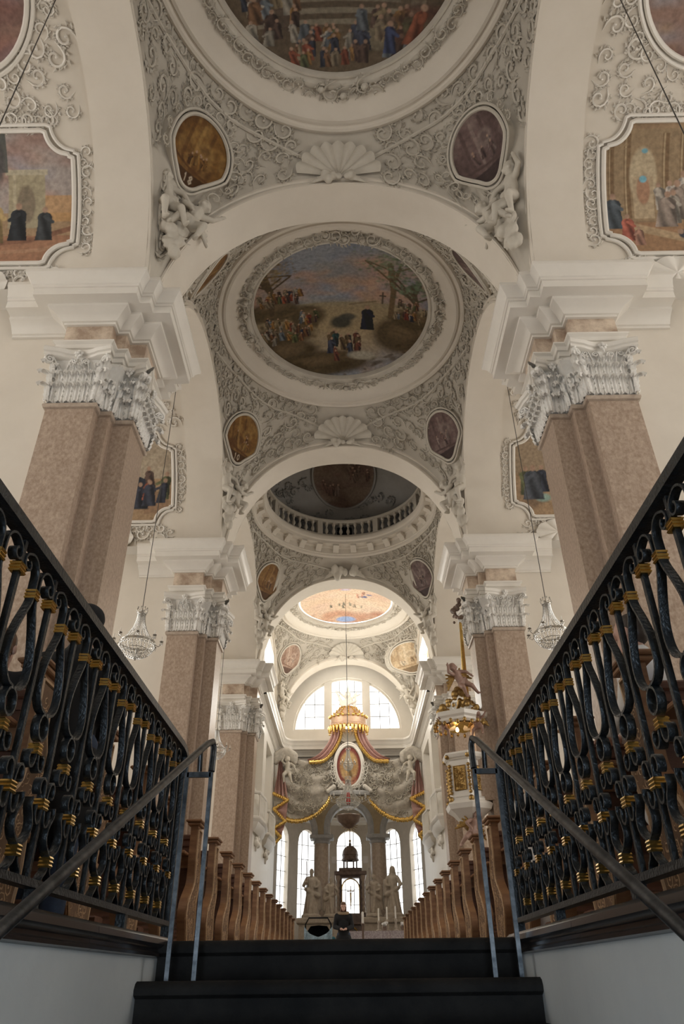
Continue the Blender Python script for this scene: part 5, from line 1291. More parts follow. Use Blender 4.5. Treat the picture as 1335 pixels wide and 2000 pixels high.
# ------------------------------------------------------------------ chandeliers
def bead_strand(mb, pts, r=.016):
    for p in pts:
        x, y, z = p; mb.add([(x+r, y, z), (x, y+r, z), (x-r, y, z), (x, y-r, z), (x, y, z+r*1.3), (x, y, z-r*1.3)], [(0,1,4),(1,2,4),(2,3,4),(3,0,4),(1,0,5),(2,1,5),(3,2,5),(0,3,5)])
def chandelier(loc, label, hang_z, R=.46, arms=8, scale=1.0, arm_out=.16):
    root = empty('chandelier', loc, label=label, cat='chandelier', group='crystal chandeliers'); root.scale = (scale,)*3
    H = 1.55
    mb = MB(); mb.lathe([(.10, 1.36), (.125, 1.37), (.13, 1.40), (.10, 1.41)], 16); mb.lathe([(.02, 1.30), (.05, 1.33), (.04, 1.45), (.015, 1.5), (.01, 1.6)], 10)
    for k in range(8):
        a = 2*PI*k/8; mb.tube([(.115*math.cos(a), .115*math.sin(a), 1.39), (.16*math.cos(a), .16*math.sin(a), 1.46), (.13*math.cos(a), .13*math.sin(a), 1.54)], .008, 5); mb.ell((.13*math.cos(a), .13*math.sin(a), 1.55), .022, 6, 4)
    mb.build('crown', M['silver'], root, .8)
    MB().lathe([(R, .50), (R+.015, .50), (R+.02, .53), (R+.015, .56), (R, .56), (R-.01, .53), (R, .50)], 40).build('rim_ring', M['silver'], root, .8)
    MB().lathe([(R*.62, .34), (R*.62+.01, .35), (R*.62, .36)], 30).lathe([(.10, .16), (.11, .17), (.10, .18)], 16).build('basket_rings', M['silver'], root, .8)
    for k in range(24):
        a = 2*PI*k/24; c, n = math.cos(a), math.sin(a); mb = MB()
        bead_strand(mb, [((.10+(R-.10)*(t**2.1))*c, (.10+(R-.10)*(t**2.1))*n, 1.36-.82*t) for t in [q/22 for q in range(23)]], .015); mb.build('crystal_strand', M['crystal'], root, 0)['kind'] = 'stuff'
        mb = MB(); bead_strand(mb, [(R*math.cos(t*PI/2)*c, R*math.cos(t*PI/2)*n, .50-.38*math.sin(t*PI/2)) for t in [q/13 for q in range(14)]], .017); mb.build('basket_strand', M['crystal'], root, 0)['kind'] = 'stuff'
    mb = MB(); bead_strand(mb, [(R*math.cos(2*PI*k/44), R*math.sin(2*PI*k/44), .45) for k in range(44)], .022); mb.ell((0, 0, .08), .04, 8, 6); mb.build('pendants', M['crystal'], root, 0)['kind'] = 'stuff'
    for k in range(arms):
        a = 2*PI*(k+.3)/arms; c, n = math.cos(a), math.sin(a); r1 = R+arm_out
        arm = MB().tube([(R*c, R*n, .52), ((R+arm_out*.55)*c, (R+arm_out*.55)*n, .47), (r1*c, r1*n, .54), (r1*c, r1*n, .60)], .010, 6).lathe([(.012, .0), (.05, .02), (.055, .035), (.02, .045)], 10, (r1*c, r1*n, .59)).build('arm', M['silver'], root, .8)
        MB().lathe([(.014, 0), (.014, .11), (.008, .13), (.001, .15)], 8, (r1*c, r1*n, .63)).build('candle', M['candle'], arm, .8)
        mb = MB(); bead_strand(mb, [(r1*c+.04*math.cos(q), r1*n+.04*math.sin(q), .57-.03*(i % 2)) for i, q in enumerate([2*PI*j/6 for j in range(6)])], .016); mb.build('drops', M['crystal'], arm, 0)['kind'] = 'stuff'
    hz = (hang_z-loc[2])/scale
    MB().tube([(0, 0, 1.55), (0, 0, hz)], .011/scale, 5).build('cable', M['wire'], root, .9)
    return root
chandelier((-5.55, 18.13, 6.93), 'crystal chandelier hanging beside the left middle pillar', 18.1)
chandelier((5.52, 18.13, 7.05), 'crystal chandelier hanging beside the right middle pillar', 18.1)
chandelier((-5.55, 6.53, 7.0), 'chandelier above the left edge whose cable crosses the side vault', 18.0)
chandelier((5.55, 6.53, 7.0), 'chandelier above the right edge whose cable crosses the side vault', 18.0)
chandelier((-5.3, 29.7, 7.2), 'small distant chandelier left of the left handrail', 18.1, scale=.9)
chandelier((0.0, 40.5, 7.2), 'chandelier with white candles hanging in the choir axis', 19.9, R=.55, arms=12, scale=1.15, arm_out=.28)
chandelier((0.02, 45.2, 10.3), 'upper candle chandelier in front of the oval altar picture', 19.6, R=.32, arms=7, scale=.95, arm_out=.16)
# sanctuary lamp with red glass below the choir chandelier
sl = empty('sanctuary_lamp', (0.0, 42.0, 7.0), label='hanging sanctuary lamp with red glass below the choir chandelier', cat='lamp')
MB().lathe([(.01, -.35), (.25, -.28), (.55, -.02), (.66, .28), (.62, .34), (.56, .32), (.5, .05), (.01, -.2)], 28).build('bowl', M['altar'], sl, .8)
MB().lathe([(.10, .9), (.12, 1.0), (.12, 1.45), (.09, 1.5)], 14).build('red_glass', M['red_glass'], sl, .8)
MB().tube([(.6, 0, .3), (.05, 0, 2.4)], .015, 5).tube([(-.6, 0, .3), (-.05, 0, 2.4)], .015, 5).tube([(0, .6, .3), (0, .05, 2.4)], .015, 5).tube([(0, 0, 2.4), (0, 0, 13.14)], .012, 5).build('chains', M['silver'], sl, .8)
# ------------------------------------------------------------------ pulpit on the right middle pillar
PX, PY = 3.74, 23.75
def hexring(r, n=6): return [(r*math.cos(2*PI*k/n+PI/6), r*math.sin(2*PI*k/n+PI/6)) for k in range(n)]
pu = empty('pulpit', (PX, PY, 4.0), label='white and gold hexagonal pulpit with gilded sounding board on the right pillar', cat='pulpit')
def hexlathe(prof, **k): return MB().lathe(prof, 6, rot=PI/6, **k)
hexlathe([(.10, -.35), (.30, -.2), (.55, .05), (.72, .16), (.78, .30), (.74, .34), (.66, .40), (.66, .46)]).build('base', M['white'], pu, .3)
hexlathe([(.64, .46), (.66, .50), (.60, .52), (.60, 1.58), (.66, 1.62), (.64, 1.66)]).build('body', M['white'], pu, .3)
hexlathe([(.66, 1.64), (.72, 1.68), (.76, 1.76), (.74, 1.82), (.60, 1.84)]).build('parapet', M['white'], pu, .3)
rs = random.Random(31)
for k in range(6):
    a = 2*PI*k/6; c, n = math.cos(a), math.sin(a)
    if c > .6: continue
    r = .60*math.cos(PI/6)+.005; g = MB(); w_ = .19
    def mp(u, v, h): return ((r+h*.5)*c-u*n, (r+h*.5)*n+u*c, 1.05+v)
    g.add([mp(-w_, -.36, .01), mp(w_, -.36, .01), mp(w_, .36, .01), mp(-w_, .36, .01)], [(0, 1, 2, 3)])
    for q in range(26): 
        u0, v0 = rs.uniform(-.13, .13), rs.uniform(-.3, .3); motif(g, lambda u, v, h: mp(u0+u, v0+v, h+.01), .07, rs.choice((-1, 1)), rs.uniform(0, 6), rs, 9)
    g.tube([mp(u, v, .03) for u, v in ((-w_, -.36), (w_, -.36), (w_, .36), (-w_, .36), (-w_, -.36))], .022, 5, False)
    g.build('gilded_panel', M['oldgold'], pu, .9)
for k in range(6):
    a = 2*PI*(k+.5)/6; c, n = math.cos(a), math.sin(a)
    if c > .8: continue
    g = MB()
    for q in range(9): g.ell((.63*c, .63*n, .62+.1*q), .045 if q % 2 else .06, 6, 4)
    g.ell((.66*c, .66*n, .42), (.09, .09, .10), 7, 5); g.ell((.68*c, .68*n, 1.70), (.09, .09, .08), 7, 5)
    g.build('garland_drop', M['oldgold'], pu, .9)['kind'] = 'stuff'
# sounding board
off = 2.75
hexlathe([(.35, off+.12), (.62, off+.02), (.80, off+.0), (.86, off+.06), (.84, off+.14), (.92, off+.20), (.94, off+.32), (.86, off+.36), (.2, off+.42)]).build('sounding_board', M['white'], pu, .3)
g = MB(); rows = []
for r in range(7):
    q = r/6; rows.append([((.62*q)*math.cos(t)*(1+.05*abs(math.sin(6*t))), (.62*q)*math.sin(t)*(1+.05*abs(math.sin(6*t))), off+.16-.16*q*q-.03*abs(math.sin(6*t))*q) for t in [2*PI*k/60 for k in range(61)]])
g.grid(rows).build('gilded_shell', M['gold'], pu, .9)
pl_ = bpy.data.lights.new('pulpit_lamp', 'POINT'); pl_.energy = 14; pl_.color = (1.0, .62, .25); pl_.shadow_soft_size = .06
po2 = bpy.data.objects.new('pulpit_lamp', pl_); COL.objects.link(po2); po2.location = (PX-.1, PY-.15, 4.0+off-.22)
ml_ = bpy.data.materials.new('lamp_glow'); ml_.use_nodes = True; ml_.node_tree.nodes['Principled BSDF'].inputs['Emission Color'].default_value = (1, .6, .25, 1); ml_.node_tree.nodes['Principled BSDF'].inputs['Emission Strength'].default_value = 12
MB().lathe([(.01, off-.10), (.05, off-.08), (.06, off-.02), (.03, off+.05)], 12, (-.1, .25, 0)).build('lamp_bulb', ml_, pu, .8)
g = MB(); rs = random.Random(4)
for k in range(24):
    a = 2*PI*k/24; g.ell((.86*math.cos(a), .86*math.sin(a), off+.0-.06*(k % 2)), (.07, .07, .09), 6, 4)
for k in range(46):
    a = rs.uniform(0, 6.3); q = rs.random(); g.ell((.72*(1-q)*math.cos(a), .72*(1-q)*math.sin(a), off+.42+.85*q), rs.uniform(.07, .15), 7, 5)
pu_c = bake('gilded_crown', g, .03, M['oldgold'], 1); put('gilded_crown', pu_c, pu)
g = MB()
for k in range(9): g.tube([(.22+.012*k*(k-4)*.3, -.1+.03*k, off+1.1), (.32+.006*k, .02+.012*k, off+3.7)], [.05, .03], 6)
g.build('gilded_rays', M['gold'], pu, .8)
g = MB(); rs = random.Random(8)
for k in range(16): g.ell((.22+rs.uniform(-.15, .15), rs.uniform(-.15, .15), off+3.75+.05*k), rs.uniform(.05, .12), 6, 5)
put('finial', bake('finial', g, .03, M['altar'], 1), pu)
hexlathe([(.04, -.75), (.12, -.6), (.10, -.45), (.22, -.3), (.3, -.2)]).build('pendant', M['oldgold'], pu, .5)
MB().box(.35, .75, -.4, .5, .4, off+.2).build('back_panel', M['marble'], pu, 0)
FL = [recol(PM[0], 'flesh'), recol(PM[1], 'flesh')]
for k, (dx, dy, dz, sc, rz, ry, lab) in enumerate(((.12, -.35, off+1.35, 1.05, .3, -.5, 'brown winged cherub diving above the pulpit canopy'), (-.05, -.45, -.55, 1.0, .2, .3, 'brown cherub carrying the pulpit from below'), (-.62, -.35, off-.1, .6, .4, 0, 'small cherub on the left edge of the pulpit canopy'), (.45, -.55, off-.15, .7, -.3, 0, 'small cherub on the right edge of the pulpit canopy'))):
    r_ = empty('painted_cherub', (PX+dx, PY+dy, 4.0+dz), rz, label=lab, cat='cherub', group='painted cherubs of the pulpit'); r_.scale = (sc,)*3; r_.rotation_euler = (0, ry, rz)
    put('cherub_body', FL[k % 2], r_); put('wing', recol(WG[0], 'oldgold'), r_); put('wing', recol(WG[1], 'oldgold'), r_)
# ------------------------------------------------------------------ choir furnishings
YD = 46.9
def px(a, b_, Y=YD): return Vector(inv(a, b_, Y))
def lerp(pts, t):
    q = t*(len(pts)-1); i = min(int(q), len(pts)-2); f = q-i; return Vector(pts[i])*(1-f)+Vector(pts[i+1])*f
def spl(pts, n=40):
    out = []
    for k in range(n+1):
        t = k/n*(len(pts)-1); i = min(int(t), len(pts)-2); f = t-i
        p0, p1, p2, p3 = [Vector(pts[max(0, min(len(pts)-1, j))]) for j in (i-1, i, i+1, i+2)]
        out.append(.5*((2*p1)+(-p0+p2)*f+(2*p0-5*p1+4*p2-p3)*f*f+(-p0+3*p1-3*p2+p3)*f**3))
    return out
AXX = .06
def mir(p, s): return Vector((AXX+s*(p.x-AXX), p.y, p.z))
cn = empty('altar_canopy', (AXX, YD, 6.5), label='stucco canopy with rose and grey brocade drapery over the choir arch', cat='canopy'); co = (AXX, YD, 6.5)
def fringe(path, name='gold_fringe', r=.16, drop=.20):
    mb = MB(); n = len(path)
    for i, p in enumerate(path):
        k = .75+.35*abs(math.sin(i*1.3)); mb.ell(p+Vector((0, -.08, 0)), (r*.75, r*.7, r*k), 6, 4)
    for i in range(0, n-1): mb.cap(path[i]+Vector((0, -.05, r*.55)), path[i+1]+Vector((0, -.05, r*.55)), r*.35, r*.35, 6)
    return mb.build(name, M['gold'], cn, .9, co)
for s in (-1, 1):
    R = lambda a, b_, Y=YD: mir(px(a, b_, Y), -s)    # drawn from the left half of the photograph, mirrored for the right
    # grey brocade cloth: top edge from canopy to the corner, bottom edge is the swag
    top = spl([R(676, 1425), R(655, 1462), R(628, 1484), R(598, 1487), R(572, 1480), R(548, 1477)])
    bot = spl([R(678, 1560), R(650, 1552), R(637, 1572), R(615, 1592), R(590, 1603), R(566, 1603), R(552, 1594)])
    rows = []
    for j in range(25):
        v = j/24; row = []
        for k in range(41):
            p = top[k].lerp(bot[k], v); u = k/40; f = math.sin((v*1.2+u*.35)*21+u*3)*.10*(.35+u)*(1-abs(v-.5)*.6)
            row.append(p+Vector((0, -.28*math.sin(PI*v)*math.sin(PI*min(1, u*1.4)*.7)-f, 0)))
        rows.append([tuple(p) for p in row])
    mb = MB().grid(rows); mb.grid([[(x, y+.08, z) for x, y, z in r] for r in rows]); mb.build('brocade_cloth', M['brocade'], cn, 1.2, co)
    fringe(bot[9:39], r=.15)
    # floral relief on the cloth
    g = MB(); rs = random.Random(3+s)
    for q in range(90):
        j, k = rs.randint(2, 22), rs.randint(3, 37); p = Vector(rows[j][k]); 
        motif(g, lambda u, v, h: (p.x+u, p.y-.02-h, p.z+v), rs.uniform(.16, .25), rs.choice((-1, 1)), rs.uniform(0, 6), rs, 14)
    tag(g.build('brocade_relief', M['stucco'], cn, .9, co), kind='stuff')
    # rose drapery swag from the canopy
    a_ = spl([R(652, 1412), R(646, 1440), R(634, 1462), R(618, 1478), R(600, 1486)]); b2 = spl([R(668, 1416), R(664, 1446), R(650, 1472), R(632, 1489), R(606, 1492)])
    rows2 = []
    for j in range(17):
        v = j/16; rows2.append([tuple(a_[k].lerp(b2[k], v)+Vector((0, -.30-.12*math.sin(v*19)*(.4+.6*k/40), 0))) for k in range(41)])
    mb = MB().grid(rows2); mb.grid([[(x, y+.07, z) for x, y, z in r] for r in rows2]); mb.build('rose_drape', M['pinkcloth'], cn, 1.2, co)
    fringe([p+Vector((0, -.34, 0)) for p in b2[2:]], r=.14)
    # bunched brocade at the corner
    g = MB(); rs = random.Random(9)
    for k in range(12): p = R(540+3.2*k, 1482-9*math.sin(k/11*PI)); g.cap(p+Vector((0, -.35, .1)), p+Vector((0, -.3, -.25)), .24, .2, 8)
    put('gathered_cloth', bake('gathered_cloth', g, .06, M['brocade'], 2), cn, loc=(-co[0], -co[1], -co[2]))
    # rose fall with stepped gold fringes
    L1 = spl([R(545, 1490), R(541, 1520), R(535, 1552)]); L2 = spl([R(551, 1490), R(558, 1530), R(564, 1568)])
    rows3 = [[tuple(L1[k].lerp(L2[k], j/12)+Vector((0, -.35-.10*math.sin(j*1.9), 0))) for k in range(41)] for j in range(13)]
    mb = MB().grid(rows3); mb.grid([[(x, y+.08, z) for x, y, z in r] for r in rows3]); mb.build('rose_fall', M['pinkcloth'], cn, 1.2, co)
    zz = [(535, 1553), (563, 1566), (536, 1583), (558, 1607), (534, 1622), (549, 1637), (533, 1656)]
    for (a0, b0), (a1, b1) in zip(zz, zz[1:]): fringe(spl([R(a0, b0)+Vector((0, -.4, 0)), R(a1, b1)+Vector((0, -.4, 0))], 9), r=.12)
    for q, ((a0, b0), (a1, b1), (a2, b2_)) in enumerate(zip(zz, zz[1:], zz[2:])):
        A, B, C_ = R(a0, b0), R(a1, b1), R(a2, b2_); g = MB(); rw = [[tuple(A.lerp(C_, i/6).lerp(B, j/6)+Vector((0, -.3-.06*math.sin(i*2.2), 0))) for j in range(7)] for i in range(7)]
        g.grid(rw); g.grid([[(x, y+.06, z) for x, y, z in r] for r in rw]); g.build('fall_fold', M['brocade'] if q % 2 == 0 else M['pinkcloth'], cn, 1.2, co)
    # stucco cherub holding the cloth
    p = R(563, 1512); r_ = empty('stucco_cherub', tuple(p+Vector((0, -.55, 0))), label='white cherub lifting the drapery at the %s end of the canopy' % SIDE[s], cat='cherub', group='cherubs holding the drapery'); r_.scale = (-s*1.35, 1.35, 1.35)
    put('cherub_body', PM[0], r_)
# crown of the canopy
pc = px(681, 1420); cz = pc.z
g = MB().lathe([(1.20, cz-.15), (1.26, cz-.05), (1.28, cz+.10), (1.18, cz+.18), (1.16, cz+.55), (1.22, cz+.62), (1.05, cz+.80), (.72, cz+1.10), (.42, cz+1.35), (.3, cz+1.42), (.02, cz+1.45)], 36, (AXX, YD+.2, 0), PI, 2*PI, sy=.75)
M['rosegold'] = mat('rose_gilt_canopy', (.62, .43, .29), .5, .25, col2=(.48, .30, .20), scale=3)
g.build('crown', M['rosegold'], cn, .6, co)
g = MB()
for k in range(15):
    a = PI+PI*(k+.5)/15; c, n = math.cos(a), math.sin(a); x, y = AXX+1.24*c, YD+.2+.75*1.24*n; g.cap((x, y-.03, cz-.05), (x, y-.03, cz-.32-.08*(k % 2)), .11, .07, 7); g.ell((x, y-.03, cz-.46-.08*(k % 2)), .05, 6, 4)
for k in range(11):
    a = PI+PI*(k+.5)/11; c, n = math.cos(a), math.sin(a); g.ell((AXX+1.2*c, YD+.2+.9*n, cz+.64), .11, 6, 5)
for k in range(7):
    for q in range(4): a = PI+PI*(k+.5)/7; f = q/4; g.ell((AXX+(1.15-f*.8)*math.cos(a), YD+.2+(.86-f*.6)*math.sin(a)-.03, cz+.7+.75*f), .08, 6, 4)
g.build('gilded_lambrequin', M['gold'], cn, .9, co)['kind'] = 'stuff'
g = MB(); rs = random.Random(12)
for k in range(14): g.cap((AXX+rs.uniform(-.5, .5), YD-.05, cz+1.3+rs.uniform(0, .3)), (AXX+rs.uniform(-.9, .9), YD-.1+rs.uniform(-.2, .2), cz+1.6+rs.uniform(0, .9)), .12, .05, 6)
g.ell((AXX, YD-.1, cz+2.1), .22, 8, 6); g.cap((AXX, YD-.1, cz+2.1), (AXX+.05, YD-.1, cz+2.9), .1, .04, 6)
put('crest', bake('crest', g, .04, M['white'], 2), cn, loc=(-co[0], -co[1], -co[2]))
# dark shell niche cloth behind the oval picture
g = MB(); rows = []
for j in range(13):
    v = j/12; w_ = .45+1.05*v**.7; z_ = cz-.1-v*(cz-.1-9.35); rows.append([(AXX+w_*(2*k/12-1), YD+.15-.12*math.cos((2*k/12-1)*PI*2)*v, z_) for k in range(13)])
g.grid(rows).build('back_cloth', M['brocade'], cn, 1.0, co)
g = MB(); zc = px(681, 1440).z
for k in range(9): a = PI*(k+.5)/9; g.cap((AXX, YD-.02, zc-.35), (AXX+.55*math.cos(a), YD-.1, zc-.3+.6*math.sin(a)), .05, .11, 7)
put('shell', bake('shell', g, .03, M['stucco'], 2), cn, loc=(-co[0], -co[1], -co[2]))
# oval picture
po_ = px(681, 1496, YD-.35); ov = empty('oval_altar_picture', tuple(po_), label='oval gold and red picture in a white frame below the canopy', cat='painting'); oo = tuple(po_)
cv = Canvas(80, 110, (.44, .25, .10)); cv.noise(4, 301, .4, .65, (.55, .36, .16)); cv.mix(np.clip((np.hypot((cv.X-.5)/.5, (cv.Y-.5)/.5)-.68)*6, 0, 1), (.24, .06, .045)); cv.figure(.5, .2, .6, (.50, .32, .14), wd=.5); cv.cloud(16, 5, [(.62, .40, .28), (.5, .2, .12)], .2, .8, .02, .3, .04, .1, .7); cv.rect(.47, .53, .6, .95, (.6, .42, .2), .6)
def fn(u, v):
    x, y = square_to_disc(u, v); return (po_.x+.74*x, po_.y, po_.z+1.16*y)
me = fresco_mesh('painting', fn, cv, 50, 60, uv=lambda u, v: tuple((q+1)/2 for q in square_to_disc(u, v))); me.transform(Matrix.Translation(-po_)); put('painting', me, ov)
for nm, e, r in (('frame', 1.06, .09), ('outer_frame', 1.18, .06)): MB().tube([(.78*e*math.cos(t), -.03, 1.2*e*math.sin(t)) for t in [2*PI*k/48 for k in range(49)]], r, 7, False).build(nm, M['white'], ov, .9)
g = MB(); rs = random.Random(6)
for k in range(20): a = PI+PI*k/19; motif(g, lambda u, v, h: (1.05*math.cos(a)+u, -.06-h, 1.5*math.sin(a)+.1+v), .2, rs.choice((-1, 1)), rs.uniform(0, 6), rs, 11)
for sx in (-1, 1):
    for q in range(5): g.ell((sx*(.95+.08*q), -.1, -1.25-.06*q), .15, 7, 5)
g.build('scroll_border', M['white'], ov, .9)
MB().lathe([(1.2, -1.75), (1.3, -1.65), (1.3, -1.55), (1.15, -1.50)], 24, (0, 0, 0), PI, 2*PI, sy=.3).build('bracket', M['greystone'], ov, .6)
# arcade columns
for s in (-1, 1):
    cr = empty('column', (AXX+s*CX, YA+.05, 1.6), label='%s stone column of the choir arcade' % SIDE[s], cat='column', group='choir arcade columns')
    MB().lathe([(.70, 0), (.70, .35), (.62, .40), (.66, .50), (.56, .60), (.52, .66)], 24).build('base', M['greystone'], cr, .5)
    MB().lathe([(.52, .66), (.51, 3.0), (.48, 5.45)], 24).build('shaft', M['marble2'], cr, .8)
    MB().lathe([(.48, 5.45), (.54, 5.48), (.54, 5.54), (.50, 5.56), (.50, 5.62), (.62, 5.72), (.68, 5.74)], 24).bbox(-.74, .74, -.6, .6, 5.72, 5.95, .03).build('capital', M['greystone'], cr, .5)
# statues
def statue(kind):
    b = MB()
    for k in range(10): a = 2*PI*k/10; b.cap((.30*math.cos(a), .24*math.sin(a), .05), (.16*math.cos(a+.3), .14*math.sin(a+.3), 1.15), .13, .10, 8)
    b.cap((0, 0, .9), (0, 0, 1.55), .26, .24, 10); b.cap((-.16, 0, 1.68), (.16, 0, 1.68), .15, .15, 10); b.cap((0, 0, 1.75), (0, -.03, 1.9), .09, .08)
    b.ell((0, -.04, 2.03), (.12, .14, .17), 12, 9); b.ell((0, -.17, 2.02), .03, 6, 4); b.cap((0, -.12, 1.93), (0, -.14, 1.78), .07, .03) if kind != 1 else b.cap((0, .02, 2.1), (0, .10, 1.5), .15, .24)
    for e in (-1, 1): b.ell((e*.05, -.145, 2.05), .025, 6, 4)
    up = kind in (0, 2)
    b.cap((-.24, 0, 1.68), (-.42, -.12, 1.38), .11, .09); b.cap((-.42, -.12, 1.38), (-.30, -.32, 1.50 if up else 1.2), .09, .05); b.ell((-.29, -.36, 1.52 if up else 1.2), .06, 8, 6)
    b.cap((.24, 0, 1.68), (.40, -.10, 1.36), .11, .09); b.cap((.40, -.10, 1.36), (.16, -.30, 1.28), .09, .05)
    for q in range(4): b.cap((.12+.03*q, -.33, 1.28), (.05+.03*q, -.38, 1.24), .02, .018, 5)
    b.cap((.35, -.1, 1.5), (.42, .05, .35), .14, .16, 8); b.cap((-.3, -.15, 1.2), (.35, -.22, .9), .10, .12, 8); b.cap((-.1, -.3, .15), (.0, -.26, .9), .12, .10, 8)
    return bake('figure', b, .03, M['statue'], 2)
SM = [statue(0), statue(1)]
for k, (x, y, z, kind, fl, sc, lab) in enumerate(((-2.28, 48.5, 2.99, 0, 1, 1.14, 'outer left saint statue before the arcade'), (-1.10, 48.4, 2.99, 0, -1, .92, 'inner left saint statue with staff beside the altar'), (1.42, 48.4, 2.99, 0, 1, .98, 'inner right saint statue with staff beside the altar'), (2.58, 48.5, 2.99, 1, -1, 1.16, 'outer right hooded saint statue before the arcade'))):
    r_ = empty('saint_statue', (x, y, z), .15*fl, label=lab, cat='statue', group='stone saints before the arcade'); r_.scale = (fl*sc, sc, sc)
    put('figure', SM[kind], r_); MB().lathe([(.5, -.11), (.5, 0), (.42, .08), (.3, .1)], 14).build('plinth', M['statue'], r_, .5)
    if k != 3: MB().tube([(-.29, -.40, .1), (-.31, -.36, 2.5)], .022, 6).build('staff', M['altar'], r_, .9)
for s in (-1, 1):
    r_ = empty('pedestal', (s*1.9+.08, 48.55, .9), label='stone pedestal under the %s pair of saints' % SIDE[s], cat='pedestal', group='statue pedestals')
    MB().bbox(-1.3, 1.3, -.6, .6, 0, .3, .04).build('plinth', M['altar'], r_, .3); MB().bbox(-1.15, 1.15, -.5, .5, .3, 1.65, .03).build('die', M['statue'], r_, .3); MB().bbox(-1.3, 1.3, -.62, .62, 1.65, 1.965, .06).build('cornice', M['statue'], r_, .3)
# high altar with domed tabernacle
al = empty('high_altar', (.06, 52.6, 1.6), label='dark high altar with domed tabernacle and gilded crucifix opening', cat='altar')
MB().bbox(-1.5, 1.5, -.7, .7, 0, 1.1, .04).bbox(-1.6, 1.6, -.8, .8, 1.1, 1.25, .03).build('altar_table', M['altar'], al, .3)
g = MB().bbox(-.95, .95, -.35, .35, 1.25, 1.75, .03); g.box(-.95, -.56, -.3, .3, 1.75, 3.9); g.box(.56, .95, -.3, .3, 1.75, 3.9); g.box(-.56, .56, -.3, .3, 3.75, 3.9); g.build('aedicule', M['altar'], al, .3)
for s in (-1, 1): MB().lathe([(.12, 1.75), (.14, 1.8), (.10, 1.9)]+[(.105+.02*math.sin(q*1.3), 1.9+q*.07) for q in range(24)]+[(.14, 3.65), (.17, 3.75), (.17, 3.9)], 14, (s*.82, -.42, 0)).build('twisted_column', M['marble2'], al, .7)
MB().bbox(-1.05, 1.05, -.55, .4, 3.9, 4.15, .04).bbox(-.75, .75, -.4, .35, 4.15, 4.35, .03).build('entablature', M['altar'], al, .3)
for k in range(6): a = 2*PI*k/6; MB().lathe([(.06, 4.35), (.05, 4.4), (.05, 4.75), (.07, 4.8)], 8, (.42*math.cos(a), .42*math.sin(a), 0)).build('lantern_column', M['altar'], al, .6)
MB().lathe([(.56, 4.8), (.58, 4.88), (.52, 4.92), (.52, 5.1), (.56, 5.14)]+[(.53*math.cos(t), 5.14+.58*math.sin(t)) for t in [PI/2*q/8 for q in range(8)]]+[(.08, 5.74), (.10, 5.80), (.05, 5.9), (.02, 6.05), (.001, 6.1)], 20).build('dome', M['altar'], al, .6)
g = MB().box(-.025, .025, -.32, -.27, 1.95, 3.3).box(-.25, .25, -.32, -.27, 2.98, 3.03); g.build('crucifix', M['wood'], al, 0)
b_ = MB(); b_.cap((0, -.36, 2.55), (0, -.36, 2.85), .05, .055); b_.ell((0, -.38, 3.0), .05, 8, 6); b_.cap((.05, -.36, 2.9), (.24, -.34, 3.02), .02, .015); b_.cap((-.05, -.36, 2.9), (-.24, -.34, 3.02), .02, .015); b_.cap((.02, -.36, 2.55), (.01, -.36, 2.15), .035, .02); b_.cap((-.02, -.36, 2.55), (-.01, -.36, 2.15), .035, .02)
put('corpus', bake('corpus', b_, .015, M['gold'], 2), al)
MB().tube([(.56*math.cos(t), -.31, 3.15+.56*math.sin(t)) for t in [PI*k/20 for k in range(21)]], .04, 6).tube([(.56, -.31, 1.75), (.56, -.31, 3.15)], .03, 6).tube([(-.56, -.31, 1.75), (-.56, -.31, 3.15)], .03, 6).build('gilded_arch', M['gold'], al, .8)
g = MB().tube([(.42*math.cos(t), -.82, .55+.42*math.sin(t)) for t in [PI*k/16 for k in range(17)]], .04, 6); g.tube([(.42, -.82, 0), (.42, -.82, .55)], .035, 6).tube([(-.42, -.82, 0), (-.42, -.82, .55)], .035, 6); g.build('tabernacle_door_frame', M['gold'], al, .8)
# dove with rays hanging before the middle apse window
hd = empty('gilded_rays', (.06, 51.2, 8.35), label='gilded sunburst hanging before the middle apse window', cat='ornament')
g = MB()
for k in range(16): a = 2*PI*k/16; g.tube([(0, 0, 0), (.55*math.cos(a), 0, .42*math.sin(a))], [.05, .012], 5)
g.ell((0, -.06, 0), .16, 8, 6); g.tube([(0, 0, -.2), (0, 0, -.9)], .03, 6); g.ell((0, 0, -.95), .08, 6, 5); g.build('sunburst', M['oldgold'], hd, .8)
MB().tube([(0, 0, .2), (0, 0, 1.2)], .01, 4).build('cable', M['wire'], hd, .8)
# people's altar with lace cloth, candles and flowers
tb = empty('altar_table', (.85, 27.0, 0), label='altar table with mauve lace cloth in front of the choir', cat='table')
MB().bbox(-1.15, 1.15, -.45, .45, 1.05, 1.13, .02).build('table_top', M['linen'], tb, .3); MB().box(-.8, .8, -.3, .3, 0, 1.05).build('support', M['altar'], tb, 0)
g = MB(); rw = [[(-1.17+2.34*k/40, -.47+.012*math.sin(k*1.4), 1.135-.26*j/4-(.03*(k % 2) if j == 4 else 0)) for k in range(41)] for j in range(5)]
g.grid(rw); g.grid([[(x, y+.012, z) for x, y, z in r] for r in rw]); g.build('lace_cloth', M['lace'], tb, .9)
for k, (x, h_) in enumerate(((.35, .30), (.62, .34), (.90, .36))):
    r_ = empty('candlestick', (.6+x, 26.9, 1.136), label='altar candlestick with white candle, %s from the left' % ORD[k], cat='candlestick', group='candlesticks on the altar')
    MB().lathe([(.09, 0), (.09, .03), (.03, .06), (.05, .12), (.025, .2), (.05, h_-.04), (.02, h_)], 12).build('stand', M['statue'], r_, .7); MB().lathe([(.024, h_), (.024, h_+.34), (.001, h_+.36)], 10).build('candle', M['candle'], r_, .7)
r_ = empty('paschal_candle', (.42, 26.0, 0), label='tall candle on a slim floor stand before the altar', cat='candlestick')
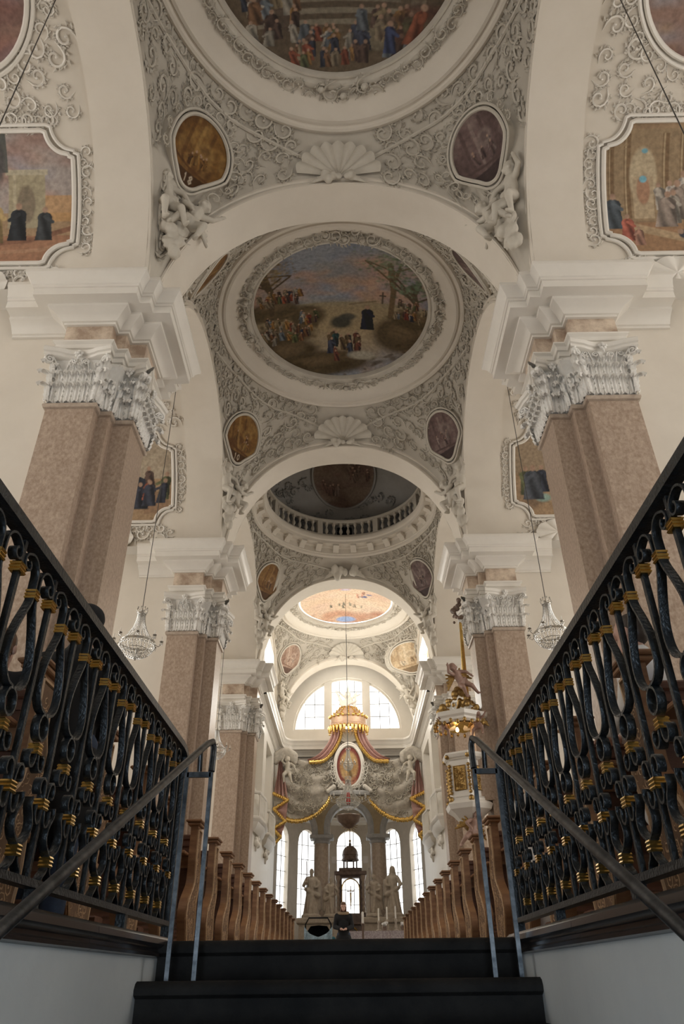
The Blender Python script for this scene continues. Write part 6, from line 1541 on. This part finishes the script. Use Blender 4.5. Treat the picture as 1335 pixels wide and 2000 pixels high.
MB().lathe([(.14, 0), (.14, .04), (.03, .1), (.03, 1.25), (.06, 1.3), (.03, 1.32)], 12).build('stand', M['altar'], r_, .7); MB().lathe([(.035, 1.32), (.035, 1.62), (.001, 1.64)], 10).build('candle', M['candle'], r_, .7)
for k, x in enumerate((1.12, 1.72)):
    r_ = empty('flower_pot', (x, 26.75, 1.136), label='%s pot of white flowers on the altar' % ('left', 'right')[k], cat='flowers', group='flower pots on the altar')
    MB().lathe([(.06, 0), (.09, .12), (.085, .13), (.05, .12)], 12).build('pot', M['altar'], r_, .7); g = MB(); rs = random.Random(k)
    for q in range(14): a = rs.uniform(0, 6.3); g.ell((.1*math.cos(a)*rs.random(), .1*math.sin(a)*rs.random(), .16+rs.uniform(0, .08)), .035, 6, 4)
    g.build('blossoms', M['linen'], r_, .9)
# loudspeaker box and sign plate seen on the arcade
for x, lab in ((-.95, 'small white wall plate left of the altar'), (1.05, 'small white wall plate right of the altar')):
    r_ = tag(MB().bbox(x-.16, x+.16, 50.9, 50.98, 6.05, 6.45, .01).build('wall_plate', M['linen'], None, .3), lab, 'plate', 'white plates beside the altar')
# choir oriels (little balconies)
for s in (-1, 1):
    for q, yc in enumerate((38.95, 43.65)):
        r_ = empty('choir_balcony', (s*4.62, yc, 6.2), label='white %s balcony on the %s choir wall' % (('nearer', 'farther')[q], SIDE[s]), cat='balcony', group='choir balconies'); 
        g = MB(); pl = [(0, -1.9), (-s*.30, -1.75), (-s*.42, 0), (-s*.30, 1.75), (0, 1.9)]; sg = 1 if s < 0 else -1
        g.sweep(pl, [(0.0, .05), (.05, .1), (.10, .18), (.10, .26), (.02, .30)], sg*-1 if False else sg); g.sweep(pl, [(-.25, -.35), (-.1, -.2), (0, .05)], sg); g.build('base_moulding', M['white'], r_, .5)
        MB().sweep(pl, [(-.04, 1.30), (.04, 1.32), (.06, 1.38), (.04, 1.44), (-.08, 1.44), (-.08, 1.30), (-.04, 1.30)], sg).build('handrail', M['white'], r_, .5)
        for a, c_ in zip(pl[:-1], pl[1:]):
            for k in range(7): t = (k+.5)/7; x, y = a[0]+(c_[0]-a[0])*t, a[1]+(c_[1]-a[1])*t; MB().lathe([(.05, .3), (.035, .4), (.06, .6), (.03, 1.1), (.05, 1.3)], 6, (x, y, 0)).build('baluster', M['white'], r_, .8) if abs(c_[1]-a[1]) > .5 else None
        g = MB(); rs = random.Random(q)
        for k in range(12): g.ell((-s*.08, rs.uniform(-.9, .9), -.3-rs.uniform(0, .45)), rs.uniform(.09, .17), 7, 5)
        g.cap((-s*.06, 0, -.4), (-s*.03, 0, -1.0), .14, .05)
        put('bracket_ornament', bake('bracket_ornament', g, .04, M['white'], 2), r_)
